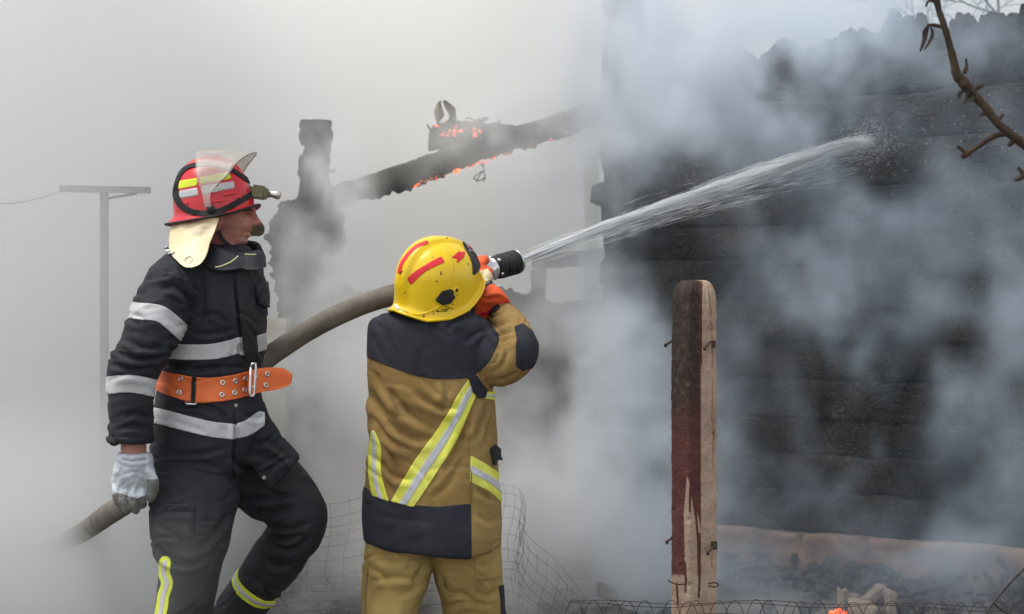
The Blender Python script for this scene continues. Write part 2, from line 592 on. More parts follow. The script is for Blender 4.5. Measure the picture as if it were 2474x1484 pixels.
M['char_brown'] = char_mat('charred_beam', (0.014, 0.013, 0.012), (0.075, 0.062, 0.05), (2, 2, 2))

# ground: one sheet to the horizon, uneven near the ruin
def ground():
    xs = np.unique(np.concatenate([np.linspace(-400, -12, 14), np.linspace(-12, 12, 120), np.linspace(12, 400, 14)]))
    ys = np.unique(np.concatenate([np.linspace(-60, -4, 10), np.linspace(-4, 14, 110), np.linspace(14, 900, 20)]))
    X, Y = np.meshgrid(xs, ys, indexing='ij')
    p = np.stack([X.ravel() * 0.8, Y.ravel() * 0.8, np.zeros(X.size)], 1)
    z = 0.05 * fbm(p, 4)
    near = np.exp(-((X.ravel() / 14) ** 2) - ((Y.ravel() - 3) / 12) ** 2)
    z = z * near - 0.02
    nx, ny = len(xs), len(ys)
    v = np.stack([X.ravel(), Y.ravel(), z], 1)
    f = [(i * ny + j, (i + 1) * ny + j, (i + 1) * ny + j + 1, i * ny + j + 1) for i in range(nx - 1) for j in range(ny - 1)]
    return tag(mesh_obj('ground', v.tolist(), f, M['ash']), kind='structure')
ground()

# the burnt log house: its wall runs from a corner back left to the right, towards the camera
WC = Vector((0.60, 5.5, 0))                       # foot of the corner
WT = Vector((1, -0.695, 0)).normalized()          # along the wall
WN = Vector((-WT.y, WT.x, 0)) * -1                # out of it, towards the camera
if WN.y > 0: WN = -WN
def W(u, z, d=0.0): return WC + WT * u + WN * d + Vector((0, 0, z))
WALL_L = 4.6

def rough_bar(u_len, sec, nu, place, amp, freq, seed, ends=True, cracks=0.0):
    """A timber as a grid round its length, knocked about by noise; sec = list of (a, b) outline points."""
    ns = len(sec)
    U = np.linspace(0, 1, nu)
    pts = []
    for u in U:
        for a, b in sec:
            pts.append(place(u * u_len, a, b))
    pts = np.array(pts)
    nrm = []
    ca = sum(a for a, b in sec) / ns; cb = sum(b for a, b in sec) / ns
    for u in U:
        o = np.array(place(u * u_len, ca, cb))
        for i in range(ns):
            d = pts[len(nrm)] - o
            nrm.append(d / (np.linalg.norm(d) + 1e-9))
    nrm = np.array(nrm)
    h = fbm(pts * freq + seed * 7.1, 4, 0.55)
    h2 = fbm(pts * freq * np.array([1, 1, 6.0]) + seed * 3.3, 2)
    pts = pts + nrm * (amp * h + 0.35 * amp * h2)[:, None]
    if cracks:
        pass
    f = []
    for k in range(nu - 1):
        for i in range(ns):
            j = (i + 1) % ns
            f.append((k * ns + i, k * ns + j, (k + 1) * ns + j, (k + 1) * ns + i))
    f.append(tuple(range(ns))[::-1]); f.append(tuple((nu - 1) * ns + i for i in range(ns)))
    return pts.tolist(), f

def rsec(hw, hh, n=14, e=3.2):
    out = []
    for i in range(n):
        w = 2 * math.pi * i / n
        c, s = math.cos(w), math.sin(w)
        out.append((hw * math.copysign(abs(c) ** (2 / e), c), hh * math.copysign(abs(s) ** (2 / e), s)))
    return out

house = empty('burnt_log_house', W(WALL_L / 2, 0))
tag(house, 'charred black log wall of the burnt house on an orange plastered foundation', 'house')
z = 0.25
i = 0
while z < 2.72:
    hgt = random.uniform(0.19, 0.26)
    uoff = random.uniform(-0.03, 0.08)
    if i == 8: uoff = -0.09
    loff = random.uniform(-0.02, 0.02)
    v, f = rough_bar(WALL_L + 0.1, rsec(0.105, hgt / 2 + 0.004, 24, 9.0), 170,
                     lambda u, a, b, z=z, hgt=hgt, uoff=uoff, loff=loff: W(u + uoff, z + hgt / 2 + b + 0.012 * math.sin(u * 0.9 + z * 1.5), a - 0.10 + loff),
                     0.020, 5.5, i)
    mesh_obj('log', v, f, M['char'], house)
    z += hgt + 0.006
    i += 1
# the scorched remains of the wall plate: a ragged crest, higher in the middle of what one sees
v, f = rough_bar(WALL_L - 0.25, rsec(0.1, 0.10, 16), 420,
                 lambda u, a, b: W(u + 0.25, z - 0.04 + 0.03 * u + b + (0.06 * max(0, math.sin((u - 1.0) * 1.35)) + 0.10 * fbm([[u * 3.1, 1.7, 0]], 4)[0] + 0.12 * fbm([[u * 14, 4.7, 0]], 4, .7)[0]) * (1 if b > -0.02 else 0), a - 0.1),
                 0.06, 6, 31)
mesh_obj('wall_plate', v, f, M['char'], house)
v, f = rough_bar(3.9, rsec(0.105, 0.115, 14), 110, lambda u, a, b: W(0.06 + b, 0.22 + u, a - 0.02), 0.06, 5, 50)
mesh_obj('corner_post', v, f, M['char'], house)
v, f = rough_bar(0.24, rsec(0.07, 0.06, 12), 10, lambda u, a, b: W(-0.13 + u, 2.16 + b, a - 0.02), 0.05, 9, 53)
mesh_obj('log_stub', v, f, M['char'], house)
v, f = rough_bar(WALL_L - 0.1, rsec(0.03, 1.32, 8, 8), 20, lambda u, a, b: W(u + 0.1, 1.56 + b, a - 0.17), 0.01, 3, 60)
mesh_obj('wall_core', v, f, M['clay'], house)
# foundation
nu, nz = 170, 12
pts, fc = [], []
for iu in range(nu):
    for iz in range(nz):
        u = -0.05 + (WALL_L + 0.15) * iu / (nu - 1)
        zz = -0.12 + 0.37 * min(iz, nz - 2) / (nz - 2)
        d = 0.075 if iz < nz - 1 else -0.25
        pts.append(W(u, zz, d))
pa = np.array(pts)
hh = fbm(pa * 4.5, 4) * 0.03 + np.minimum(0, fbm(pa * 2.2 + 9, 3) + 0.15) * 0.08
pa += np.array(WN)[None, :] * hh[:, None]
pa[:, 2] += 0.02 * fbm(pa * 6 + 3, 3)
for iu in range(nu - 1):
    for iz in range(nz - 1):
        fc.append((iu * nz + iz, (iu + 1) * nz + iz, (iu + 1) * nz + iz + 1, iu * nz + iz + 1))
mesh_obj('foundation', pa.tolist(), fc, M['stucco'], house)

# clay pillar with the stump of a timber post on it
def lumpy(name, rings, mat, parent=None, amp=0.05, freq=5, seed=1, n=26):
    """Stacked outlines (centre, half widths) with ragged edges."""
    pts, f = [], []
    for c, a, b in rings:
        for i in range(n):
            w = 2 * math.pi * i / n
            cc, ss = math.cos(w), math.sin(w)
            pts.append((c[0] + a * math.copysign(abs(cc) ** 0.6, cc), c[1] + b * math.copysign(abs(ss) ** 0.6, ss), c[2]))
    pts = np.array(pts)
    cen = np.array([c for c, a, b in rings for i in range(n)])
    d = pts - cen; d /= np.linalg.norm(d, axis=1)[:, None] + 1e-9
    h = amp * fbm(pts * freq + seed * 5.7, 5, 0.7)
    pts += d * h[:, None]
    pts[:, 2] += 0.5 * amp * fbm(pts * freq * 1.4 + seed * 2.2 + 50, 3)
    for k in range(len(rings) - 1):
        for i in range(n):
            j = (i + 1) % n
            f.append((k * n + i, k * n + j, (k + 1) * n + j, (k + 1) * n + i))
    f.append(tuple(range(n))[::-1]); f.append(tuple((len(rings) - 1) * n + i for i in range(n)))
    return mesh_obj(name, pts.tolist(), f, mat, parent)

def stack(prof, D, depth, step=6):
    """Outline rings from (py, left, right) rows, top to bottom, at distance D."""
    pr = spline(prof, step)
    return [(P((l + r) / 2, y, D), (r - l) / 2 * K * D, depth) for y, l, r in pr][::-1]

DP = 11.6
pillar = empty('clay_pillar', P(750, 1340, DP) * 1.0)
tag(pillar, 'ragged scorched clay pillar with a burnt timber stump standing on it', 'pillar')
rows = [(488, 706, 790), (500, 690, 800), (520, 676, 815), (560, 670, 822), (620, 668, 815), (680, 672, 830), (740, 676, 850), (900, 670, 860), (1100, 665, 870), (1345, 660, 880)]
lumpy('clay_stack', stack(rows, DP, 0.19, 18), M['clay'], pillar, 0.085, 7, 3, 72)
rows = [(292, 730, 797), (300, 729, 798), (345, 729, 799), (352, 735, 798), (375, 736, 797), (378, 727, 797), (410, 726, 795), (495, 724, 794)]
lumpy('timber_stump', [(P((l + r) / 2, y, DP), (r - l) / 2 * K * DP, 0.075) for y, l, r in spline(rows, 7)][::-1], M['clay'], pillar, 0.03, 13, 8, 44)
MB().tube([P(794, 412, DP), P(806, 413, DP)], 0.006, 6).build('nail', M['rust'], pillar)
MB().tube([P(806, 409, DP), P(806, 417, DP)], 0.008, 6).build('nail', M['rust'], pillar)

# charred beam leaning from the pillar up to the house corner
DB = 11.35
beam = empty('charred_beam', P(1080, 380, DB))
tag(beam, 'long charred roof beam sloping up from the clay pillar with embers along its lower edge', 'beam')
bl = spline([(700, 502, 15), (744, 493, 20), (800, 477, 24), (890, 453, 28), (1000, 418, 30), (1110, 378, 28), (1220, 342, 26), (1330, 310, 27), (1440, 273, 30), (1530, 245, 30)], 22)
n = 18
pts, f = [], []
for k, (x, y, h) in enumerate(bl):
    nx, ny = bl[min(k + 1, len(bl) - 1)][:2] - bl[max(k - 1, 0)][:2]
    l = math.hypot(nx, ny); nx, ny = nx / l, ny / l
    for a, b in rsec(0.09, h, n, 3.0):
        # a: depth in metres, b: across in view units
        q = P(x - ny * b, y + nx * b, DB + 0.15 * math.sin(k * 0.02)); pts.append((q.x, q.y + a, q.z))
pts = np.array(pts)
cen = pts.reshape(-1, n, 3).mean(1).repeat(n, 0)
d = pts - cen; d /= np.linalg.norm(d, axis=1)[:, None]
low = np.clip(-d[:, 2], 0, 1)
pts += d * ((0.012 + 0.036 * low) * fbm(pts * 12, 4, 0.65) + 0.010 * fbm(pts * 34, 2))[:, None]
for k in range(len(bl) - 1):
    for i in range(n):
        j = (i + 1) % n
        f.append((k * n + i, k * n + j, (k + 1) * n + j, (k + 1) * n + i))
f.append(tuple(range(n))[::-1]); f.append(tuple((len(bl) - 1) * n + i for i in range(n)))
beam_o = mesh_obj('timber', pts.tolist(), f, M['char_brown'], beam)
BEAM_BVH = BVHTree.FromPolygons([Vector(p) for p in pts.tolist()], [q for q in f])

def ember(px, py, s, parent, D0=9.5, bvh=None):
    """A glowing lump sitting in the char at the spot seen at px, py."""
    o = Vector((0, -CAM_D, EYE)); dr = (P(px, py, 10) - o).normalized()
    hit = (bvh or BEAM_BVH).ray_cast(o, dr)
    c = hit[0] if hit[0] is not None else P(px, py, DB)
    m = MB(); m.sphere(c, s, s * 0.5, s * 0.55, 9, 6, Matrix.Rotation(random.uniform(-0.6, 0.2), 3, 'Y'))
    va = np.array([tuple(q) for q in m.v]); va += s * 0.9 * np.stack([fbm(va * 60 + 3, 3), fbm(va * 60 + 30, 3), fbm(va * 60 + 60, 3)], 1)
    mesh_obj('ember', va.tolist(), m.f, M['ember'], parent)
for k in range(34):
    t = random.random() ** 0.8
    x = 990 + t * 260
    y = 450 - (x - 990) * 0.335 + random.uniform(-4, 5)
    ember(x, y, random.uniform(0.004, 0.015) * (1 - 0.3 * t), beam)
for x, y in ((1278, 352), (1330, 335), (1368, 320)): ember(x, y, 0.009, beam)

# broken timber lying on the beam, glowing, with curled tin on it
DK = 11.28
chunk = empty('smouldering_timber', P(1140, 365, DK))
tag(chunk, 'short smouldering timber with glowing embers and curled tin lying on the sloping beam', 'timber')
top = [(1036, 338), (1039, 318), (1045, 305), (1070, 300), (1105, 294), (1130, 296), (1180, 300), (1215, 300), (1250, 306), (1262, 318)]
bot = [(1036, 366), (1050, 362), (1075, 356), (1100, 352), (1130, 345), (1160, 338), (1190, 332), (1215, 326), (1240, 322), (1262, 318)]
T = spline(top, 8); B = spline(bot, 8)
pts, f, n = [], [], 16
for a, b in zip(T, B):
    ca, hh_ = (a + b) / 2, max(2, abs(a[1] - b[1]) / 2)
    for q, w in rsec(0.085, 1, n, 3.4):
        p_ = P(ca[0] + (a[0] - ca[0]) * w, ca[1] - hh_ * w, DK); pts.append((p_.x, p_.y + q, p_.z))
pts = np.array(pts)
cen = pts.reshape(-1, n, 3).mean(1).repeat(n, 0); d = pts - cen; d /= np.linalg.norm(d, axis=1)[:, None] + 1e-9
pts += d * (0.028 * fbm(pts * 10 + 4, 4, 0.6))[:, None]
for k in range(len(T) - 1):
    for i in range(n):
        j = (i + 1) % n
        f.append((k * n + i, k * n + j, (k + 1) * n + j, (k + 1) * n + i))
f.append(tuple(range(n))[::-1]); f.append(tuple((len(T) - 1) * n + i for i in range(n)))
mesh_obj('timber', pts.tolist(), f, M['char_brown'], chunk)
CH_BVH = BVHTree.FromPolygons([Vector(p) for p in pts.tolist()], f)
for k in range(26):
    ember(random.gauss(1096, 19), random.gauss(322, 10), random.uniform(0.004, 0.012), chunk, bvh=CH_BVH)
for x, y in ((1055, 305), (1146, 312), (1148, 320), (1147, 328), (1160, 318)): ember(x, y, 0.013, chunk, bvh=CH_BVH)
def sheet(name, rows, D, bend, mat, parent, th=0.006):
    """A torn metal sheet: rows of (y, left, right), bowed towards the camera by bend."""
    pr = spline(rows, 6); nx = 8
    v, fc = [], []
    for side in (0, 1):
        for k, (y, l, r) in enumerate(pr):
            for i in range(nx):
                t = i / (nx - 1)
                q = P(l + (r - l) * t, y, D); s = k / (len(pr) - 1)
                v.append((q.x, q.y - bend * math.sin(math.pi * t) + 0.05 * s + th * side, q.z))
    m = len(pr) * nx
    for k in range(len(pr) - 1):
        for i in range(nx - 1):
            a = k * nx + i
            fc.append((a, a + 1, a + nx + 1, a + nx)); fc.append((m + a, m + a + nx, m + a + nx + 1, m + a + 1))
    for k in range(len(pr) - 1):
        for i in (0, nx - 1):
            a = k * nx + i; fc.append((a, a + nx, m + a + nx, m + a))
    for i in range(nx - 1):
        for k in (0, len(pr) - 1):
            a = k * nx + i; fc.append((a, a + 1, m + a + 1, m + a))
    return mesh_obj(name, v, fc, mat, parent)
sheet('tin_sheet', [(244, 1062, 1066), (252, 1054, 1066), (268, 1049, 1071), (280, 1050, 1072), (292, 1053, 1062), (302, 1053, 1060)], DK, 0.03, M['tin'], chunk)
sheet('tin_sheet', [(242, 1070, 1076), (250, 1071, 1088), (262, 1076, 1100), (272, 1082, 1101), (284, 1084, 1102), (296, 1070, 1105), (303, 1058, 1108)], DK + 0.02, -0.03, M['tin'], chunk)
sheet('tin_sheet', [(284, 1168, 1180), (288, 1158, 1180), (293, 1150, 1168), (298, 1140, 1160), (302, 1128, 1150)], DK, 0.03, M['clay'], chunk)
MB().tube([P(1032, 302, DK), P(1043, 320, DK)], 0.006, 6).build('nail', M['rust'], chunk)
for pp in ([(1120, 296), (1128, 286), (1140, 287), (1150, 298)], [(1140, 300), (1155, 288), (1170, 296), (1160, 302)], [(1206, 300), (1207, 288)]):
    MB().tube([Vector(q) for q in (P(x, y, DK) for x, y in [tuple(w) for w in spline(pp, 5)])], 0.004, 5).build('wire', M['rust'], chunk)
wires = empty('dangling_wire', P(1165, 395, DB))
tag(wires, 'tangle of thin burnt wire dangling from the middle of the sloping beam', 'wire')
for pp in ([(1166, 392), (1168, 405), (1170, 418), (1172, 428), (1168, 440)], [(1168, 412), (1158, 418), (1146, 428), (1148, 434), (1160, 436), (1172, 428)], [(1168, 414), (1158, 424), (1152, 440)], [(1160, 394), (1166, 402), (1170, 396)]):
    MB().tube([P(x, y, DB - 0.05) for x, y in [tuple(w) for w in spline(pp, 6)]], 0.0035, 5).build('wire', M['rust'], wires)

# low burnt wall between pillar and corner, and what stands behind it in the smoke
low = empty('low_burnt_wall', P(1160, 1345, 11.75))
tag(low, 'low ragged remains of the burnt side wall behind the firefighters', 'wall')
nx, nz = 150, 26
pts, f = [], []
for i in range(nx):
    px = 830 + (1500 - 830) * i / (nx - 1)
    crest = 700 - 18 * fbm([[px * 0.013, 3.1, 0]], 4)[0] * 2 + 10 * fbm([[px * 0.07, 8.1, 0]], 3)[0]
    if 1320 < px < 1480: crest += 30
    for k in range(nz):
        y = 1350 + (crest - 1350) * k / (nz - 1)
        pts.append(P(px, y, 11.75))
for i in range(nx):
    pts.append(pts[i * nz + nz - 1] + Vector((0, 0.25, -0.05)))
pa = np.array([tuple(q) for q in pts])
pa[:, 1] += 0.14 * fbm(pa * 3, 4) + 0.05 * fbm(pa * 12, 3)
for i in range(nx - 1):
    for k in range(nz - 1):
        a = i * nz + k; f.append((a, a + nz, a + nz + 1, a + 1))
    f.append((i * nz + nz - 1, (i + 1) * nz + nz - 1, nx * nz + i + 1, nx * nz + i))
mesh_obj('wall_core', pa.tolist(), f, M['clay'], low)
DF = 13.0
lint = empty('burnt_door_frame', P(1390, 1255, DF))
tag(lint, 'pale burnt door frame half lost in smoke beside the house corner', 'frame')
v, f = rough_bar(0.72, rsec(0.06, 0.055, 10), 40, lambda u, a, b: P(1285, 632, DF) + Vector((u, a, b + 0.06 * u)), 0.03, 6, 71)
mesh_obj('lintel', v, f, M['char'], lint)
v, f = rough_bar(2.55, rsec(0.05, 0.05, 10), 40, lambda u, a, b: P(1432, 742 + 1.5 / (K * DF), DF) + Vector((a, 0.16 + b, u)), 0.02, 6, 72)
mesh_obj('post', v, f, M['cream'], lint)
v, f = rough_bar(1.75, rsec(0.05, 0.05, 10), 30, lambda u, a, b: P(1300, 742 + 1.5 / (K * DF), DF) + Vector((a, b, u)), 0.02, 6, 73)
mesh_obj('post', v, f, M['char'], lint)

# cream gate pillar behind the walking man
DG = 11.2
m = MB(); c = P(668, 900, DG)
m.box((c.x, c.y, 0.68), 0.12, 0.2, 1.46)
m.box((c.x, c.y, 1.41), 0.14, 0.23, 0.05)
gp = m.build('gate_pillar', M['cream'], None, False)
tag(gp, 'pale cream plastered pillar behind the hose and the orange belt', 'pillar')

# clothes-line pole, a T of steel, and a low block wall far off in the smoke
DT = 8.6
tp = empty('clothesline_pole', P(252, 742 + 1.5 / (K * DT), DT))
tag(tp, 'tall grey steel T-shaped pole fading into the smoke', 'pole')
b_ = P(252, 460, DT)
MB().tube([Vector((b_.x, b_.y, 0)), Vector((b_.x, b_.y, b_.z))], 0.020, 12).build('pole', M['greyblock'], tp)
a_, c_ = P(146, 456, DT), P(362, 460, DT)
MB().box((a_ + c_) / 2, (c_ - a_).length, 0.05, 0.028, Matrix.Rotation(0.018, 3, 'Y')).build('crossbar', M['greyblock'], tp, False)
MB().tube([P(x, y, DT + q) for x, y, q in [tuple(w) for w in spline([(150, 463, 0), (90, 480, -0.3), (20, 492, -0.6), (-200, 500, -1.5)], 8)]], 0.0016, 5).build('line', M['rust'], tp)
MB().tube([P(x, y, DT + q) for x, y, q in [tuple(w) for w in spline([(262, 480, 0), (280, 476, 0), (330, 468, 0)], 4)]], 0.006, 5).build('brace', M['rust'], tp)
lw = empty('block_wall', P(250, 1250, 10.2))
tag(lw, 'low grey block wall lost in smoke behind the walking man', 'wall')
for r_ in range(4):
    for q in range(6):
        c = P(-60 + 95 * q + (40 if r_ % 2 else 0), 1400 - r_ * 84, 10.2)
        MB().box((c.x, c.y + random.uniform(-0.01, 0.01), 0.02 + 0.1 + r_ * 0.186), 0.2 + random.uniform(-0.006, 0.0), 0.18, 0.18).build('block', M['greyblock'], lw, False)
# ------------------------------------------------------------------ firefighter walking, dark kit, red helmet
M['navy'] = surf('navy_cloth', (0.007, 0.008, 0.0125), (0.015, 0.016, 0.0225), 5, 0.72, 0.4, 160, spec=0.4, dd=(0.04, 0.039, 0.038), dscale=6, dlo=.56, dhi=.9, bdist=0.002, weave=420, cc=(0.032, 0.031, 0.031), cscale=3.5, clo=0.56, chi=0.8)
M['navy_leg'] = surf('navy_trouser_cloth', (0.008, 0.009, 0.0135), (0.017, 0.018, 0.024), 5, 0.72, 0.4, 160, spec=0.4, dd=(0.045, 0.043, 0.041), dscale=5, dlo=.56, dhi=.9, bdist=0.002, weave=420, cc=(0.036, 0.034, 0.032), cscale=3, clo=0.54, chi=0.8)
M['tape'] = surf('silver_tape', (0.40, 0.41, 0.42), (0.52, 0.53, 0.54), 7, 0.45, 0.12, 120, spec=0.5, cc=(0.25, 0.24, 0.23), cscale=6, clo=0.6, chi=0.78)
M['lime'] = surf('lime_tape', (0.55, 0.62, 0.03), (0.68, 0.74, 0.06), 8, 0.6, 0.15, 150, cc=(0.38, 0.4, 0.06), cscale=7, clo=0.62, chi=0.8)
M['skin'] = surf('skin', (0.30, 0.125, 0.095), (0.40, 0.19, 0.145), 14, 0.5, 0.2, 160, spec=0.4, cc=(0.34, 0.09, 0.07), cscale=12, dd=(0.12, 0.06, 0.05), dscale=30, dlo=.58, dhi=.8)
M['belt'] = surf('orange_leather', (0.62, 0.125, 0.03), (0.76, 0.17, 0.045), 9, 0.5, 0.2, 90, cc=(0.26, 0.06, 0.025), cscale=7, clo=0.6, chi=0.75)
M['steel'] = surf('worn_steel', (0.5, 0.5, 0.5), (0.65, 0.65, 0.66), 40, 0.3, 0.05, 200, metal=0.9)
M['red'] = surf('red_helmet_shell', (0.50, 0.012, 0.02), (0.60, 0.02, 0.03), 9, 0.28, 0.05, 60, spec=0.5, cc=(0.2, 0.01, 0.012), cscale=8, clo=0.66, chi=0.74)
M['rubber'] = surf('black_rubber', (0.012, 0.012, 0.013), (0.03, 0.03, 0.03), 20, 0.6, 0.2, 120)
M['strap'] = surf('black_webbing', (0.010, 0.010, 0.011), (0.03, 0.03, 0.032), 30, 0.8, 0.3, 300)
M['hide'] = surf('cream_hide', (0.60, 0.48, 0.27), (0.78, 0.68, 0.46), 12, 0.5, 0.4, 50, spec=0.5, cc=(0.42, 0.36, 0.28), cscale=8, clo=0.56, chi=0.75)
M['khaki'] = surf('khaki_plastic', (0.13, 0.12, 0.07), (0.2, 0.18, 0.11), 20, 0.55, 0.15, 90)
M['glove_silver'] = surf('silver_glove', (0.40, 0.43, 0.47), (0.60, 0.63, 0.68), 16, 0.4, 0.3, 60, spec=0.6, metal=0.2, cc=(0.2, 0.19, 0.18), cscale=14, clo=0.58, chi=0.74)
M['glove_grey'] = surf('sooty_glove', (0.10, 0.10, 0.09), (0.24, 0.235, 0.22), 30, 0.7, 0.3, 80)
def clear_mat():
    m, nt, b = mat_new('clear_visor')
    L = nt.links.new
    g = nd(nt, 'ShaderNodeBsdfTransparent'); g.inputs[0].default_value = (0.93, 0.92, 0.90, 1)
    d = nd(nt, 'ShaderNodeBsdfPrincipled'); d.inputs['Base Color'].default_value = (0.62, 0.60, 0.57, 1); d.inputs['Roughness'].default_value = 0.25
    mx = nd(nt, 'ShaderNodeMixShader')
    tc = nd(nt, 'ShaderNodeTexCoord'); n = nd(nt, 'ShaderNodeTexNoise', i_Scale=25, i_Detail=5); L(tc.outputs['Object'], n.inputs['Vector'])
    f = ramp(nt, n.outputs['Fac'], [(0.3, (0.20, 0.20, 0.20, 1)), (0.7, (0.36, 0.36, 0.36, 1))])
    L(f, mx.inputs[0]); L(g.outputs[0], mx.inputs[1]); L(d.outputs[0], mx.inputs[2])
    L(mx.outputs[0], nt.nodes['Material Output'].inputs['Surface'])
    return m
M['visor'] = clear_mat()

LD = 5.85
walker = empty('person', P(470, 1944, LD) * 1.0)
walker.location.z = 0
tag(walker, 'firefighter in dark kit with silver stripes, orange belt and red helmet, walking', 'person')

# --- skin: one continuous body, mostly under the clothes
head_rows = [(478, 462, 606, .070, 5.9), (492, 462, 612, .074, 5.9), (503, 465, 615, .074, 5.9), (510, 467, 613, .073, 5.9), (517, 470, 607, .072, 5.9), (530, 476, 609, .070, 5.9), (545, 485, 609, .066, 5.9),
             (554, 494, 606, .061, 5.9), (562, 500, 600, .058, 5.9), (570, 506, 600, .054, 5.9), (576, 514, 596, .050, 5.9), (584, 526, 600, .044, 5.9), (592, 546, 594, .032, 5.9)]
m = MB(); kk = K * 5.9
m.sphere(P(532, 478, 5.9), 80 * kk, .078, 76 * kk, 24, 18)
nose = loft_rows([(508, 600, 613, .007, 5.9), (520, 598, 618, .011, 5.9), (531, 597, 628, .015, 5.9), (538, 596, 632, .018, 5.9), (545, 596, 625, .018, 5.9), (549, 598, 612, .012, 5.9)], 4, 12, 2)
m2 = MB()
m2.sphere(P(601, 557, 5.9), .010, .020, .006, 12, 8); m2.sphere(P(599, 568, 5.9), .011, .018, .007, 12, 8)
m2.sphere(P(611, 505, 5.9), .010, .048, .008, 14, 8)                      # brow
m2.sphere(P(520, 535, 5.83), .022, .010, .034, 12, 8)                     # ear
torso = loft_rows([(600, 500, 600, .06, 5.9), (640, 430, 615, .10, 5.88), (720, 415, 610, .12, 5.88), (900, 415, 600, .11, 5.88), (1080, 400, 560, .12, 5.88), (1180, 410, 540, .10, 5.86)], 4, 24)
body = Cloth([('head', loft_rows(head_rows, 4, 36, 2.2)), ('head', solid(m)), ('head', nose), ('head', solid(m2)),
              ('neck', loft_limb([(545, 560, 5.9, .058), (540, 600, 5.9, .056), (530, 650, 5.9, .065)], 4)), ('torso', torso),
              ('arm', loft_limb([(440, 660, 5.8, .06), (380, 780, 5.72, .05), (330, 890, 5.70, .042), (322, 1000, 5.70, .040), (323, 1100, 5.70, .037)], 4)),
              ('arm', loft_limb([(560, 660, 6.02, .06), (580, 780, 6.14, .05), (585, 860, 6.18, .042), (600, 890, 6.14, .034)], 4)),
              ('leg', loft_limb([(460, 1150, 5.82, .09), (455, 1300, 5.8, .075), (445, 1450, 5.8, .055), (440, 1700, 5.8, .045), (440, 1850, 5.8, .04)], 4)),
              ('leg', loft_limb([(570, 1130, 6.0, .09), (700, 1235, 5.98, .06), (620, 1410, 6.1, .05), (520, 1560, 6.2, .04)], 4))], 0.0038, 2)
# eye socket and mouth
for cx, cy, r_, a_ in ((600, 517, 7, .005), (605, 562.5, 3, .003)):
    dd = np.hypot((body.px[:, 0] - cx) / 1.6, body.px[:, 1] - cy)
    body.push(-a_ * np.exp(-(dd / r_) ** 2) * body.is_('head'))
body.mesh('body', M['skin'], walker)
walker_body = bpy.data.objects['body']
MB().sphere(P(601, 517.5, 5.9 - .043), .008, .006, .0030, 12, 8).build('eye', plain('eye_dark', (0.06, 0.045, 0.04), 0.3), walker)
MB().tube([P(590, 508, 5.833), P(600, 506.5, 5.84), P(609, 508, 5.862)], [.003, .004, .003], 6).build('eyebrow', plain('brow_hair', (0.05, 0.03, 0.02), 0.9), walker)

# --- jacket
flap = MB(); yf = P(0, 0, 5.83).y
kf = K * 5.83
flap.prism([((x - 1237) * kf, EYE + (742 - y) * kf) for x, y in [(560, 985), (634, 966), (652, 1010), (684, 1060), (721, 1107), (698, 1138), (657, 1180), (628, 1150), (577, 1097), (560, 1050)]], yf - 0.012, yf + 0.02)
back = MB(); kb = K * 6.03; yb = P(0, 0, 6.03).y
jt = loft_rows([(592, 505, 598, .075, 5.9), (606, 474, 612, .10, 5.9), (622, 428, 626, .125, 5.9), (650, 398, 634, .15, 5.9), (720, 386, 641, .165, 5.9), (790, 385, 641, .165, 5.9), (845, 388, 639, .158, 5.9),
                (890, 388, 629, .15, 5.9), (930, 384, 624, .147, 5.9), (975, 377, 632, .155, 5.9), (1040, 370, 640, .165, 5.9), (1110, 366, 612, .17, 5.9), (1170, 365, 582, .172, 5.9), (1206, 366, 574, .172, 5.9)], 5, 44, 2.4)
arm = loft_limb([(455, 640, 5.80, .060), (428, 672, 5.78, .078), (405, 715, 5.75, .086), (383, 770, 5.72, .084), (355, 832, 5.70, .077), (326, 890, 5.70, .077), (316, 940, 5.70, .069), (317, 1000, 5.70, .064), (318, 1072, 5.70, .067)], 6, 30)
arm2 = loft_limb([(560, 640, 6.02, .06), (590, 700, 6.08, .075), (585, 790, 6.15, .07), (590, 860, 6.19, .06), (596, 885, 6.16, .055)], 5, 20)
jk = Cloth([('torso', jt), ('arm', arm), ('armfar', arm2), ('flap', solid(flap))], 0.0058, 5)
ma = jk.is_('arm').astype(float); mt = 1 - ma
jk.ripple(0.005, 4.5, 1, (1, 1, 0.75), 1.8, mt)
jk.rumple(46, lambda x, y: 12 if y > 860 else 60, .0075, 6, 90, 14, mt)
jk.ripple(0.005, 6, 5, (0.8, 0.8, 1.9), 1.8, ma)
jk.rumple(26, lambda x, y: 22 if y < 880 else 2, .0085, 6, 85, 15, ma)
jk.creases([([(300, 820), (350, 842), (405, 838)], 1.3), ([(285, 850), (330, 868), (392, 860)], 1.4), ([(268, 880), (320, 892), (372, 884)], 1.2), ([(265, 915), (310, 905), (360, 912)], .8),
            ([(330, 690), (360, 672), (415, 665)], 1.1), ([(385, 700), (420, 690), (455, 720), (470, 780)], 1.5, 1.3), ([(300, 1010), (330, 1000), (366, 1015)], .8), ([(275, 1040), (320, 1030), (360, 1042)], .7)], 0.012, 8, ma)
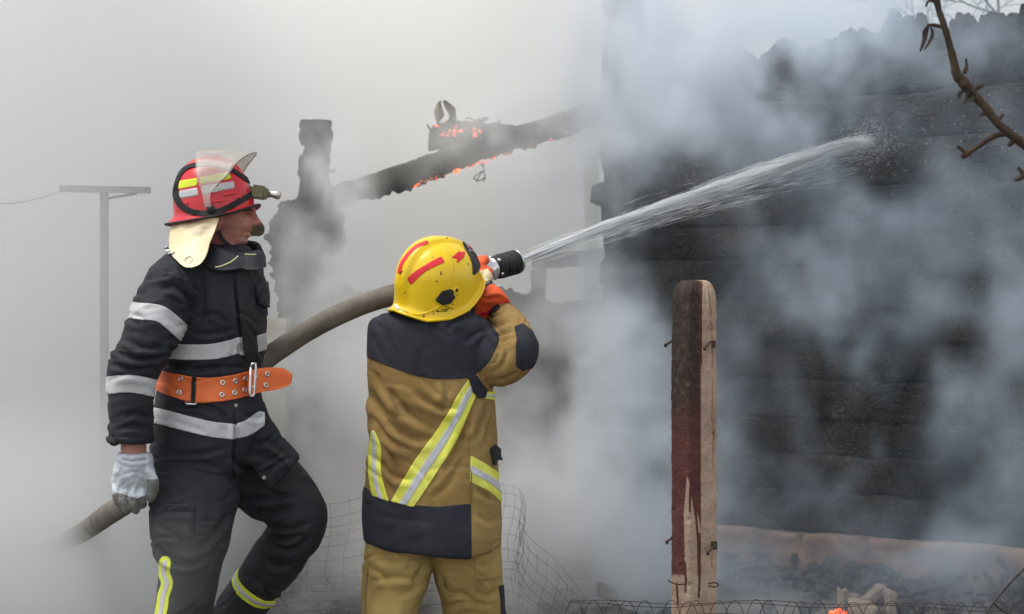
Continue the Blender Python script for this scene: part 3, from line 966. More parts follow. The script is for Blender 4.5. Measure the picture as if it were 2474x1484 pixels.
jk.creases([([(470, 640), (490, 700), (485, 790)], .8, 1.4), ([(565, 655), (572, 740), (582, 830), (592, 880)], 1.5, .6), ([(565, 985), (567, 1040), (562, 1120), (560, 1200)], 1.5, .6),
            ([(470, 770), (520, 760), (560, 790)], .9), ([(450, 800), (500, 808), (570, 795)], .8), ([(400, 885), (470, 893), (560, 885)], 1.3), ([(380, 870), (420, 884), (480, 878)], 1),
            ([(400, 985), (470, 980), (540, 1010)], 1.1), ([(480, 975), (530, 995), (556, 1030)], 1), ([(390, 1090), (460, 1100), (545, 1085)], .9), ([(400, 1130), (470, 1118), (540, 1135)], .9),
            ([(380, 1165), (450, 1175), (540, 1160)], .8), ([(590, 1000), (620, 1010), (640, 1000)], 1), ([(600, 1090), (650, 1110), (690, 1085)], .7), ([(640, 1060), (690, 1100)], .7), ([(640, 1150), (668, 1120), (700, 1105)], .9)], 0.012, 7, mt)
jk.creases([([(366, 1196), (450, 1199), (562, 1196)], 1), ([(630, 1145), (658, 1172), (692, 1135)], .8)], 0.003, 4, mt)
jacket = jk.mesh('jacket', M['navy'], walker)
mask_t = jk.is_('torso', 'flap')
def tf(f): f = f.copy(); f[~mask_t] = -50; return f
jk.patch('chest_stripe', tf(jk.band([(395, 847), (450, 851), (510, 850), (555, 841), (581, 833)], 18.5)), M['tape'], jacket)
jk.patch('chest_stripe', tf(jk.band([(589, 840), (612, 834), (645, 824)], 19)), M['tape'], jacket)
jk.patch('skirt_stripe', tf(jk.band([(352, 999), (400, 1010), (450, 1023), (510, 1037), (562, 1043)], 18.5)), M['tape'], jacket)
jk.patch('skirt_stripe', tf(np.minimum(jk.band([(575, 1041), (600, 1033), (630, 1012)], 18), jk.poly([(572, 1000), (640, 980), (640, 1040), (572, 1070)]))), M['tape'], jacket)
def af(f): f = f.copy(); f[~jk.is_('arm')] = -50; return f
jk.patch('sleeve_stripe', np.minimum(af(jk.band([(300, 747), (335, 752), (385, 758), (420, 783), (462, 822)], 20, False)), jk.poly([(200, 650), (440, 690), (455, 790), (436, 826), (420, 880), (200, 830)], False)), M['tape'], jacket)
jk.patch('sleeve_stripe', af(jk.band([(250, 933), (290, 928), (330, 929), (382, 940)], 21, False)), M['tape'], jacket)
jk.patch('cuff_seam', af(jk.band([(255, 1062), (318, 1066), (385, 1062)], 7, False)), M['navy'], jacket, 0.002)
jk.patch('storm_flap', tf(jk.poly([(571, 640), (610, 640), (612, 700), (618, 780), (622, 870), (592, 872), (584, 800), (575, 720)])), M['navy_leg'], jacket, 0.004, 0.007)
jk.patch('pocket_flap', tf(jk.poly([(617, 690), (640, 680), (646, 745), (620, 735)])), M['navy_leg'], jacket, 0.012, 0.014)
jk.patch('pocket_flap', tf(jk.poly([(640, 1085), (690, 1055), (724, 1105), (700, 1135), (672, 1100)])), M['navy_leg'], jacket, 0.004, 0.006)
jk.patch('epaulette', jk.poly([(396, 618), (440, 628), (448, 642), (436, 656), (392, 640)]), M['navy_leg'], jacket, 0.006, 0.009)
jb = jk.bvh()
def on(bvh, px, py, lift=0.0, D0=3.0):
    o = Vector((0, -CAM_D, EYE)); d = (P(px, py, 10) - o).normalized()
    h = bvh.ray_cast(o, d)
    return (h[0] + h[1] * lift, h[1]) if h[0] is not None else (P(px, py, LD), Vector((0, -1, 0)))
def disc(bvh, px, py, r, h, name, mat, parent, hole=0.0):
    """A stud or eyelet standing on a surface."""
    c, nn = on(bvh, px, py)
    a = nn.orthogonal().normalized(); b = nn.cross(a)
    m = MB(); n = 14
    prof = [(r, -h), (r, h * 0.6), (r * 0.8, h)] + ([(max(hole, r * 0.45), h), (r * 0.4, -h)] if hole else [(r * 0.4, h * 1.4), (0.0002, h * 1.5)])
    for q, z_ in prof:
        for i in range(n):
            w = 2 * math.pi * i / n
            m.v.append(c + nn * z_ + a * (q * math.cos(w)) + b * (q * math.sin(w)))
    for k in range(len(prof) - 1):
        for i in range(n):
            j = (i + 1) % n; m.f.append((k * n + i, k * n + j, (k + 1) * n + j, (k + 1) * n + i))
    return m.build(name, mat, parent)
for x, y in ((570, 980), (638, 1155), (562, 1182), (618, 640)): disc(jb, x, y, .006, .003, 'press_stud', M['tin'], jacket)

# collar: a turned-up band round the neck, open in front
def strip3(name, top, bot, th, mat, parent, step=6):
    """A band of cloth between two rails of (px, py, distance), th thick."""
    A = [P(*q) for q in spline(top, step)]; B = [P(*q) for q in spline(bot, step)]
    V, F = [], []; nr = 6
    n = len(A)
    fr = frames([(a + b) / 2 for a, b in zip(A, B)])
    for s_ in (1, -1):
        for k in range(n):
            up = (A[k] - B[k]).normalized(); nrm = fr[k][0].cross(up).normalized()
            for r_ in range(nr):
                t = r_ / (nr - 1)
                V.append(A[k].lerp(B[k], t) + nrm * (s_ * th / 2) * (0.5 if r_ in (0, nr - 1) else 1))
    m_ = n * nr
    for k in range(n - 1):
        for r_ in range(nr - 1):
            a = k * nr + r_
            F.append((a, a + 1, a + nr + 1, a + nr)); F.append((m_ + a, m_ + a + nr, m_ + a + nr + 1, m_ + a + 1))
        for r_ in (0, nr - 1):
            a = k * nr + r_; F.append((a, a + nr, m_ + a + nr, m_ + a))
    for k in (0, n - 1):
        for r_ in range(nr - 1):
            a = k * nr + r_; F.append((a, a + 1, m_ + a + 1, m_ + a))
    return mesh_obj(name, V, F, mat, parent)
collar = strip3('collar', [(586, 622, 5.765), (540, 604, 5.775), (515, 590, 5.80), (500, 582, 5.88), (520, 578, 5.98), (570, 580, 6.0), (612, 584, 5.95), (622, 588, 5.86)],
                [(592, 648, 5.74), (530, 655, 5.735), (490, 640, 5.76), (470, 620, 5.88), (510, 610, 6.04), (575, 615, 6.06), (625, 622, 5.98), (640, 630, 5.86)], .014, M['navy'], jacket)
strip3('collar_tab', [(575, 612, 5.80), (598, 612, 5.775), (618, 606, 5.79), (630, 608, 5.84)], [(580, 648, 5.745), (604, 654, 5.73), (626, 652, 5.745), (641, 646, 5.80)], .014, M['navy'], jacket)
M['piping'] = plain('cream_piping', (0.5, 0.46, 0.25), 0.7)
MB().tube([P(*q) for q in spline([(520, 646, 5.72), (535, 643, 5.72), (552, 636, 5.722), (562, 630, 5.725), (575, 619, 5.74)], 5)], .0022, 6).build('piping', M['piping'], collar)
MB().tube([P(*q) for q in spline([(592, 614, 5.765), (604, 615.5, 5.763), (619, 615, 5.765)], 4)], .002, 6).build('piping', M['piping'], collar)

# --- trousers
near = loft_rows([(1090, 372, 575, .13, 5.87), (1200, 364, 578, .135, 5.83), (1270, 362, 562, .125, 5.8), (1330, 372, 546, .115, 5.8), (1366, 387, 534, .108, 5.8), (1410, 384, 524, .104, 5.8), (1484, 378, 515, .1, 5.8),
                  (1600, 378, 507, .095, 5.8), (1800, 392, 500, .08, 5.8), (1868, 396, 496, .075, 5.8)], 5, 34, 2.2)
farl = loft_limb([(560, 1100, 5.98, .105), (610, 1140, 6.0, .115), (680, 1192, 6.0, .106), (724, 1258, 5.98, .086), (684, 1330, 6.03, .083), (617, 1418, 6.1, .077), (560, 1500, 6.15, .073), (515, 1566, 6.19, .068)], 7, 30)
tr = Cloth([('near', near), ('far', farl)], 0.006, 6)
mn = tr.is_('near').astype(float); mf = 1 - mn
tr.ripple(0.005, 5, 11, (1, 1, 0.9), 1.8)
tr.rumple(44, lambda x, y: 20 if x > 580 else -25, .0075, 6, 95, 16)
tr.creases([([(400, 1340), (450, 1365), (520, 1340)], 1.4), ([(375, 1320), (410, 1350), (470, 1368)], 1.2), ([(480, 1330), (520, 1290), (555, 1240)], 1.1), ([(500, 1380), (525, 1330), (545, 1290)], .9), ([(370, 1240), (420, 1236), (480, 1240)], .8),
            ([(380, 1270), (430, 1300), (440, 1340)], .7), ([(470, 1225), (472, 1290), (520, 1292)], .6, .5)], 0.013, 8, mn)
tr.creases([([(640, 1285), (680, 1300), (730, 1290)], 1.5), ([(650, 1270), (700, 1278), (750, 1262)], 1.2), ([(600, 1230), (660, 1240), (720, 1225)], 1), ([(590, 1210), (640, 1205), (700, 1195)], .9), ([(650, 1310), (700, 1330), (750, 1300)], 1.0),
            ([(630, 1340), (670, 1370), (720, 1360)], .7), ([(585, 1380), (620, 1410), (660, 1425)], .5)], 0.013, 8, mf)
trousers = tr.mesh('trousers', M['navy_leg'], walker)
ax = P(560, 1500, 6.15) - P(684, 1330, 6.03); c0 = P(615, 1412, 6.1)
tr.patch('shin_band', tr.ring(c0, ax, 0.019, ['far']), M['lime'], trousers)
tr.patch('shin_band_silver', tr.ring(c0, ax, 0.0068, ['far']), M['tape'], trousers, 0.0028)
sp = [(399, 1358), (397, 1385), (404, 1410), (395, 1440), (392, 1465), (384, 1500)]
def nf(f): f = f.copy(); f[~tr.is_('near')] = -50; return f
tr.patch('side_stripe', nf(tr.band(sp, 14)), M['lime'], trousers)
tr.patch('side_stripe_silver', nf(tr.band(sp, 4.8)), M['tape'], trousers, 0.0028)
tr.patch('cargo_pocket', nf(tr.poly([(372, 1216), (470, 1222), (468, 1300), (376, 1290)])), M['navy_leg'], trousers, 0.004, 0.007)

# --- boots
def boot(name, ankle, heel_dir, parent, s=1.0):
    """A rubber boot: shaft, foot and sole. ankle: point; heel_dir: unit vector to the toes."""
    t = Vector(heel_dir).normalized(); up = Vector((0, 0, 1)) if abs(t.z) < 0.8 else Vector((1, 0, 0))
    up = (up - t * up.dot(t)).normalized()
    a = Vector(ankle)
    m = MB(); m.tube([a + up * 0.10, a, a - up * 0.06 + t * 0.02], [.062, .058, .056], 16)
    m.tube([a - up * 0.065 - t * 0.075, a - up * 0.06, a - up * 0.075 + t * 0.09, a - up * 0.085 + t * 0.17, a - up * 0.085 + t * 0.195], [.03, .055, .05, .045, .03], 16)
    c = Cloth([('b', solid(m))], 0.007, 4)
    lim = np.array(a - up * 0.108); h = (c.V - lim) @ np.array(up)
    c.V[h < 0] -= (h[h < 0])[:, None] * np.array(up)[None, :]; c.normals()
    return c.mesh(name, M['rubber'], parent)
b1 = P(440, 1866, 5.8); b1.z = 0.10
boot('boot', b1, (0.95, -0.3, 0), walker)
boot('boot', P(500, 1592, 6.2), (0.55, 0.0, -0.8), walker)

# --- glove, fingers closed on the hose
GD = 5.70
def hand_tubes(chains):
    m = MB()
    for pts in chains:
        pr = spline(pts, 4); m.tube([P(x, y, D) for x, y, D, r in pr], [r for x, y, D, r in pr], 12)
    return solid(m)
palm = loft_rows([(1094, 286, 362, .038, GD), (1104, 281, 368, .044, GD), (1120, 278, 370, .040, GD), (1145, 272, 373, .034, GD), (1168, 270, 370, .031, GD + .005), (1190, 278, 362, .026, GD + .015)], 5, 26, 2.3)
fing = hand_tubes([[(282, 1170, GD - .005, .0125), (280, 1195, GD - .012, .012), (288, 1215, GD + .005, .0115), (296, 1216, GD + .035, .010)],
                   [(302, 1175, GD - .008, .0130), (298, 1205, GD - .016, .0125), (306, 1229, GD + .002, .012), (314, 1228, GD + .036, .0105)],
                   [(324, 1177, GD - .008, .0130), (320, 1206, GD - .016, .0125), (326, 1231, GD + .002, .012), (330, 1228, GD + .036, .0105)],
                   [(346, 1172, GD - .005, .0125), (342, 1198, GD - .012, .012), (345, 1219, GD + .003, .0115), (346, 1216, GD + .034, .010)]])
thumb = hand_tubes([[(352, 1125, GD - .01, .016), (366, 1152, GD - .02, .0165), (370, 1182, GD - .012, .0155), (362, 1206, GD + .008, .0135)]])
gl = Cloth([('palm', palm), ('finger', fing), ('thumb', thumb)], 0.0034, 2)
gl.ripple(0.003, 26, 3, (1, 1, 1), 1.8)
gl.creases([([(285, 1108), (320, 1115), (365, 1110)], 1.2), ([(290, 1150), (330, 1140), (360, 1155)], .8), ([(295, 1165), (300, 1185), (296, 1205)], .8), ([(313, 1170), (313, 1195)], .8), ([(334, 1170), (333, 1195)], .8)], 0.003, 5)
glove = gl.mesh('glove', M['glove_silver'], walker)
gl.patch('finger_grip', np.minimum(gl.poly([(262, 1196), (285, 1190), (330, 1205), (352, 1196), (358, 1245), (290, 1245)]), np.where(gl.is_('finger'), 50, -50)), M['glove_grey'], glove, .0012, .003)
gl.patch('thumb_grip', np.minimum(gl.poly([(352, 1158), (385, 1158), (385, 1220), (345, 1220)]), np.where(gl.is_('thumb'), 50, -50)), M['glove_grey'], glove, .0012, .003)
# far hand on the hose, behind him
gl2 = Cloth([('palm', loft_limb([(598, 882, 6.155, .034), (606, 868, 6.15, .040), (612, 860, 6.15, .036)], 4, 16)),
             ('finger', hand_tubes([[(600 + 8 * i, 858 + 3 * i, 6.13, .012), (604 + 8 * i, 846 + 3 * i, 6.14, .012), (612 + 8 * i, 850 + 3 * i, 6.17, .011)] for i in range(4)])),
             ('thumb', hand_tubes([[(612, 880, 6.14, .014), (622, 876, 6.12, .014), (630, 866, 6.13, .012)]]))], 0.004, 2)
gl2.mesh('glove', M['glove_silver'], walker)

# --- belt
btop = [(352, 900), (385, 897), (408, 900), (469, 911), (518, 912), (567, 905), (606, 895), (632, 890)]
bbot = [(352, 925), (370, 936), (398, 952), (437, 965), (476, 972), (525, 971), (567, 965), (603, 955), (632, 947)]
bpoly = [tuple(q) for q in spline(btop, 4)] + [tuple(q) for q in spline(bbot, 4)][::-1]
belt = None
fb = jk.poly(bpoly, False); fb[jk.is_('arm')] = -50
bt = jk.patch('belt', fb, M['belt'], walker, 0.007, 0.010)
belt = bt
kd5 = K * 5.86
yt = P(0, 0, 5.86).y
tail = MB()
tp_ = [(600, 897, 5.765), (628, 890, 5.80), (655, 888, 5.82), (680, 889, 5.825), (692, 894, 5.825), (706, 905, 5.82)]
tb_ = [(600, 956, 5.765), (628, 948, 5.80), (655, 944, 5.82), (672, 941, 5.825), (692, 934, 5.825), (703, 926, 5.82)]
belt_tail = strip3('belt_tail', tp_, tb_, .006, M['belt'], belt, 5)
tb = bpy.data.meshes[belt_tail.data.name]
tail_bvh = BVHTree.FromPolygons([v.co for v in tb.vertices], [p.vertices[:] for p in tb.polygons])
bme = belt.data
belt_bvh = BVHTree.FromPolygons([v.co for v in bme.vertices] , [p.vertices[:] for p in bme.polygons])
for x, y in ((437, 915), (433, 948), (538, 925), (536, 954), (569, 921), (567, 949), (593, 915), (591, 942)): disc(belt_bvh, x, y, .0085, .003, 'eyelet', M['steel'], belt, .004)
for x, y in ((617, 908), (614, 936), (645, 904), (642, 931)): disc(tail_bvh, x, y, .0085, .004, 'eyelet', M['steel'], belt, .004)
cB = [on(belt_bvh, x, y, .012)[0] for x, y in ((607, 884), (607, 958))]
MB().tube([P(606, 888, 5.742), P(609, 879, 5.742), (P(617, 879, 5.745)), P(618, 888, 5.745), P(615, 950, 5.745), P(612, 957, 5.745), P(605, 957, 5.742), P(603, 950, 5.742), P(606, 888, 5.742)], .0042, 8).build('buckle', M['steel'], belt)
lb = jk.poly([(466, 905), (475, 906), (473, 974), (463, 974)], True); lb[jk.is_('arm')] = -50
jk.patch('belt_loop', lb, M['strap'], belt, 0.012, 0.016)
MB().tube([P(449, 971, 5.742), P(450, 976, 5.738), P(472, 977, 5.738), P(476, 972, 5.742)], .0035, 8).build('ring', M['steel'], belt)

# --- red helmet
HC = P(514, 506, 5.9)
kh = K * 5.9
def shell(profile, na, place, dbl=0.003):
    """Closed shell of revolution-like rings; profile(t, a) gives a local point, a = 0 ahead."""
    pass
def red_helmet():
    na, nt_ = 120, 46
    V = []
    for j in range(nt_ + 1):
        t = j / nt_
        for i in range(na):
            a = 2 * math.pi * i / na
            ca, sa = math.cos(a), math.sin(a)
            ax_ = .128 if ca > 0 else .118
            rear = max(0, -ca) ** 1.5; frnt = max(0, ca) ** 3
            if t < 0.16:                                   # brim
                s_ = 1 - t / 0.16
                w = (.010 + .018 * rear + .004 * frnt + .006 * abs(sa)) * s_
                x, y, z = (ax_ + w) * ca, (.108 + w * 0.8) * sa, -.004 - (.006 + .020 * rear + .004 * abs(sa)) * s_ ** 0.8 + .004 - .020 * sa * sa
            else:
                th = (t - 0.16) / 0.84 * math.pi / 2
                c_ = math.cos(th) ** 0.80
                x, y, z = ax_ * ca * c_, .108 * sa * c_, .156 * math.sin(th) ** 0.97 - .020 * sa * sa * max(0, 1 - th / .7) ** 2
                # a raised crown rib fore and aft
                z += .006 * math.exp(-((y) / .018) ** 2) * min(1, th * 2)
            V.append((x, y, z))
    F = []
    for j in range(nt_):
        for i in range(na):
            k = (i + 1) % na
            F.append((j * na + i, j * na + k, (j + 1) * na + k, (j + 1) * na + i))
    # inner skin
    n0 = len(V)
    V += [(x * .972, y * .968, z - .004) for x, y, z in V[:n0]]
    F += [tuple(n0 + q for q in f)[::-1] for f in F[:]]
    F += [(i, n0 + i, n0 + (i + 1) % na, (i + 1) % na) for i in range(na)]
    rot = Matrix.Rotation(R(-8), 3, 'Y')
    return [rot @ Vector(v) + HC for v in V], F, na, rot
V, F, na, hrot = red_helmet()
rh = Grid(V, F)
helmet = rh.mesh('helmet', M['red'], walker)
rim = [Vector(V[i]) for i in range(na)] + [Vector(V[0])]
MB().tube(rim, .0042, 8, False).build('edge_trim', M['rubber'], helmet)
Z1 = lambda pts: [(362.4 + x * .23603, 326.2 + y * .23603) for x, y in pts]
outer = np.arange(len(rh.V)) < len(rh.V) // 2
def of(f): f = f.copy(); f[~outer] = -50; return f
rh.patch('yellow_stripe', of(rh.poly(Z1([(305, 470), (488, 440), (484, 515), (288, 556)]))), M['lime'], helmet, .001, .003)
rh.patch('yellow_stripe', of(rh.poly(Z1([(510, 436), (800, 380), (836, 446), (516, 506)]))), M['lime'], helmet, .001, .003)
rh.patch('silver_stripe', of(rh.poly(Z1([(297, 575), (486, 540), (496, 620), (300, 655)]))), M['tape'], helmet, .001, .003)
rh.patch('silver_stripe', of(rh.poly(Z1([(525, 525), (856, 475), (870, 545), (535, 608)]))), M['tape'], helmet, .001, .003)
rh.patch('rubber_strap', of(rh.band(Z1([(262, 560), (290, 440), (360, 350), (470, 310), (600, 300), (720, 320), (850, 370), (960, 440), (1090, 520)]), 4.8)), M['strap'], helmet, .003, .005)
rh.patch('rubber_strap', of(rh.band(Z1([(262, 520), (270, 620), (320, 720), (440, 790), (600, 800), (740, 770), (880, 700), (1000, 630), (1090, 580)]), 7.2)), M['strap'], helmet, .003, .005)
for q in ([(745, 630), (875, 598)], [(545, 700), (748, 675)], [(320, 680), (390, 700)], [(885, 655), (935, 640)]):
    rh.patch('raised_rib', of(rh.band(Z1(q), 2.2)), M['red'], helmet, .004, .006)
rb = rh.bvh()
disc(rb, *Z1([(625, 765)])[0], .013, .008, 'pivot_knob', M['rubber'], helmet)
# head torch
lamp = MB()
c = P(630, 465, 5.9)
rl = Matrix.Rotation(R(8), 3, 'Y')
lamp.box(c + Vector((-.006, 0, 0)), .045, .05, .042, rl); lamp.box(c + Vector((.012, 0, -.004)), .025, .042, .034, rl)
lb_ = lamp.build('torch_body', M['khaki'], helmet, False)
bm = bmesh.new(); bm.from_mesh(lb_.data); bmesh.ops.bevel(bm, geom=bm.edges[:], offset=.006, segments=2, affect='EDGES'); bm.to_mesh(lb_.data); bm.free()
MB().tube([P(640, 466, 5.9), P(662, 470, 5.9), P(664, 470, 5.9), P(675, 472.5, 5.9), P(677, 473, 5.9)], [.011, .011, .0125, .0135, .011], 16).build('torch_head', M['steel'], helmet)
MB().tube([P(675.5, 472.7, 5.9), P(678.2, 473.3, 5.9)], [.0105, .0095], 14).build('torch_lens', plain('torch_lens', (0.5, 0.33, 0.1), 0.1), helmet)
# visor pushed up over the crown
V, F = [], []
nu, nv = 40, 14
for side in (0, 1):
    for i in range(nu):
        a = R(-96 + 192 * i / (nu - 1))
        for j in range(nv):
            h = -.012 + .082 * j / (nv - 1)
            fl = max(0, math.cos(a))
            arm_ = abs(i / (nu - 1) - .5) * 2
            hh = h * (1 - 0.74 * min(1, max(0, (arm_ - .66) / .2)) ** 1.2) + .006 * max(0, (arm_ - .66) / .34)
            rr = .122 + .012 * j / (nv - 1) + (0.002 if side else 0)
            x = .180 * fl ** .8 + (.03 * (math.cos(a)) if math.cos(a) < 0 else 0); y = rr * math.sin(a)
            # local frame of the raised visor: its reach is up, its drop is forward
            V.append(hrot @ Vector((hh + .092 * fl ** 2 * (j / (nv - 1)) ** 2 - .003, y, x + .004 + (0.002 if side else 0) - .030 * fl ** 2 * (j / (nv - 1)) ** 2)) + P(511, 508, 5.9))
m_ = nu * nv
for i in range(nu - 1):
    for j in range(nv - 1):
        a = i * nv + j; F.append((a, a + 1, a + nv + 1, a + nv)); F.append((m_ + a, m_ + a + nv, m_ + a + nv + 1, m_ + a + 1))
    for j in (0, nv - 1):
        a = i * nv + j; F.append((a, a + nv, m_ + a + nv, m_ + a))
mesh_obj('visor', V, F, M['visor'], helmet)
edge = [Vector(V[i * nv + nv - 1]) for i in range(4, nu - 4)]
MB().tube(edge, .0016, 5).build('visor_edge', plain('visor_edge', (0.16, 0.15, 0.14), 0.4), helmet)
# neck guard of hide: near flap round the nape, and the far flap beyond the face
def hung(name, rows, depth, mat, parent, th=.007, wob=.006, seed=0):
    pr = spline(rows, 6); nx = 26; V, F = [], []
    for side in (0, 1):
        for k, (y, l, r) in enumerate(pr):
            for i in range(nx):
                x = l + (r - l) * i / (nx - 1)
                V.append(P(x, y, depth(x, y)) + Vector((0, th * side, 0)))
    va = np.array([tuple(q) for q in V]); hlf = len(va) // 2
    dn = wob * fbm(np.concatenate([va[:hlf], va[:hlf]]) * 14 + seed, 3)
    va[:, 1] += dn; m_ = hlf
    for k in range(len(pr) - 1):
        for i in range(nx - 1):
            a = k * nx + i; F.append((a, a + 1, a + nx + 1, a + nx)); F.append((m_ + a, m_ + a + nx, m_ + a + nx + 1, m_ + a + 1))
        for i in (0, nx - 1):
            a = k * nx + i; F.append((a, a + nx, m_ + a + nx, m_ + a))
    for i in range(nx - 1):
        for k in (0, len(pr) - 1):
            a = k * nx + i; F.append((a, a + 1, m_ + a + 1, m_ + a))
    return mesh_obj(name, va.tolist(), F, mat, parent)
def neck_depth(x, y):
    dx = (x - 512) * kh; r_ = .122 + .00105 * max(0, y - 535)
    return 5.91 - math.sqrt(max(.0004, r_ * r_ - min(dx * dx, r_ * r_ * .97)))
rows = [(y_, l_, r_) for (l_, y_), (r_, _y) in [(Z1([(a_, y0)])[0], Z1([(b_, y0)])[0]) for y0, a_, b_ in ((850, 330, 706), (900, 243, 692), (1000, 204, 652), (1100, 190, 612), (1200, 205, 586), (1280, 268, 548), (1330, 322, 500), (1358, 372, 425))]]
guard = hung('neck_guard', rows, neck_depth, M['hide'], helmet, .007, .016, 2)
gb = BVHTree.FromPolygons([v.co for v in guard.data.vertices], [p.vertices[:] for p in guard.data.polygons])
disc(gb, *Z1([(397, 1285)])[0], .013, .003, 'stud', M['steel'], helmet)
rows = [(y_, l_, r_) for (l_, y_), (r_, _y) in [(Z1([(a_, y0)])[0], Z1([(b_, y0)])[0]) for y0, a_, b_ in ((740, 900, 1062), (820, 900, 1092), (900, 900, 1145), (950, 900, 1172), (1010, 910, 1160), (1036, 940, 1120))]]
hung('neck_guard_flap', rows, lambda x, y: 6.02 - .0003 * (x - 600), M['khaki'], helmet, .007, .004, 5)
strip3('chin_strap', [(527, 540, 5.83), (534, 562, 5.835), (545, 580, 5.842), (562, 592, 5.86), (580, 596, 5.895)], [(521, 543, 5.828), (527, 568, 5.832), (541, 588, 5.838), (561, 601, 5.858), (580, 605, 5.895)], .004, M['strap'], helmet, 4)
# silver foil scraps on the shoulder, the frayed end of the guard
for x, y, r_ in ((408, 606, .010), (416, 615, .009), (403, 598, .006)):
    q, nn = on(jb, x, y, .004)
    mm = MB(); mm.sphere(q, r_ * 1.5, r_, r_ * .6, 10, 6)
    va = np.array([tuple(w) for w in mm.v]); va += .006 * np.stack([fbm(va * 90, 3), fbm(va * 90 + 9, 3), fbm(va * 90 + 18, 3)], 1)
    mesh_obj('foil_scrap', va.tolist(), mm.f, M['steel'], helmet)
# ------------------------------------------------------------------ firefighter with the nozzle, tan kit, yellow helmet, seen from behind
M['tan'] = surf('tan_cloth', (0.222, 0.138, 0.047), (0.295, 0.196, 0.073), 6, dd=(0.035, 0.028, 0.022), dscale=8, dlo=.57, dhi=.76, rough=0.9, bump=0.35, bscale=170, spec=0.2, bdist=0.002, weave=460, cc=(0.15, 0.082, 0.034), cscale=4.0, clo=0.52, chi=0.78)
M['tan_side'] = surf('tan_side_cloth', (0.225, 0.152, 0.054), (0.315, 0.215, 0.080), 7, 0.9, 0.35, 170, spec=0.2, bdist=0.002, weave=460, cc=(0.13, 0.085, 0.042), cscale=5, clo=0.52, chi=0.8)
M['tan_leg'] = surf('tan_trouser_cloth', (0.27, 0.188, 0.062), (0.37, 0.265, 0.098), 5, 0.9, 0.35, 170, dd=(0.05, 0.04, 0.03), dscale=7, dlo=.57, dhi=.76, spec=0.2, bdist=0.002, weave=460, cc=(0.14, 0.088, 0.042), cscale=4.0, clo=0.54, chi=0.8)
M['blue_black'] = surf('dark_navy_panel', (0.017, 0.018, 0.026), (0.031, 0.032, 0.042), 7, 0.85, 0.35, 190, spec=0.25, bdist=0.002, weave=460, cc=(0.045, 0.044, 0.050), cscale=5, clo=0.56, chi=0.8)
M['tape2'] = surf('grey_reflective_tape', (0.42, 0.43, 0.46), (0.52, 0.53, 0.56), 9, 0.5, 0.1, 140, cc=(0.33, 0.33, 0.34), cscale=5, clo=0.6, chi=0.8)
M['lime2'] = surf('yellow_reflective_tape', (0.58, 0.60, 0.06), (0.72, 0.72, 0.13), 6, 0.6, 0.12, 140, cc=(0.42, 0.40, 0.08), cscale=6, clo=0.58, chi=0.8)
M['orange'] = surf('orange_glove', (0.62, 0.075, 0.018), (0.78, 0.12, 0.03), 14, 0.65, 0.3, 70, cc=(0.25, 0.05, 0.03), cscale=10, clo=0.58, chi=0.78)
M['redtape'] = surf('red_reflective_tape', (0.62, 0.02, 0.03), (0.72, 0.04, 0.05), 12, 0.35, 0.05, 60, cc=(0.35, 0.02, 0.02), cscale=16, clo=0.62, chi=0.76)
M['alu'] = surf('aluminium', (0.55, 0.55, 0.56), (0.72, 0.72, 0.73), 20, 0.25, 0.05, 90, metal=0.9)
def yellow_mat():
    """Scuffed yellow shell: soot specks and scratches."""
    m = surf('yellow_helmet_shell', (0.72, 0.47, 0.004), (0.80, 0.55, 0.008), 7, 0.30, 0.04, 50, spec=0.5, cc=(0.46, 0.29, 0.012), cscale=6, clo=0.58, chi=0.8)
    nt = m.node_tree; b = nt.nodes['Principled BSDF']; L = nt.links.new
    src = b.inputs['Base Color'].links[0].from_socket
    tc = nd(nt, 'ShaderNodeTexCoord')
    w = nd(nt, 'ShaderNodeTexNoise', i_Scale=18, i_Detail=5); L(tc.outputs['Object'], w.inputs['Vector'])
    ad = nd(nt, 'ShaderNodeVectorMath', operation='MULTIPLY_ADD'); L(w.outputs['Color'], ad.inputs[0]); ad.inputs[1].default_value = (0.06, 0.06, 0.06); L(tc.outputs['Object'], ad.inputs[2])
    v = nd(nt, 'ShaderNodeTexVoronoi', i_Scale=34); L(ad.outputs[0], v.inputs['Vector'])
    n = nd(nt, 'ShaderNodeTexNoise', i_Scale=9, i_Detail=2); L(tc.outputs['Object'], n.inputs['Vector'])
    mu = nd(nt, 'ShaderNodeMath', operation='DIVIDE'); L(v.outputs['Distance'], mu.inputs[0]); L(n.outputs['Fac'], mu.inputs[1])
    f = ramp(nt, mu.outputs[0], [(0.17, (1, 1, 1, 1)), (0.27, (0, 0, 0, 1))])
    mx = nd(nt, 'ShaderNodeMix', data_type='RGBA'); L(f, mx.inputs[0]); L(src, mx.inputs[6]); mx.inputs[7].default_value = (0.03, 0.02, 0.008, 1)
    L(mx.outputs[2], b.inputs['Base Color'])
    return m
M['yellow'] = yellow_mat()

ND = 6.1
noz = empty('person', P(1050, 742 + 1.5 / (K * ND), ND))
noz.location.z = 0
tag(noz, 'firefighter in tan kit and yellow helmet, back turned, aiming the hose nozzle', 'person')
Z4 = lambda pts: [(906 + x * .2849, 543.6 + y * .2849) for x, y in pts]
Z5 = lambda pts: [(845.6 + x * .3894, 906 + y * .3894) for x, y in pts]
ZH = lambda pts: [(936.2 + x * .15062, 561.7 + y * .15062) for x, y in pts]

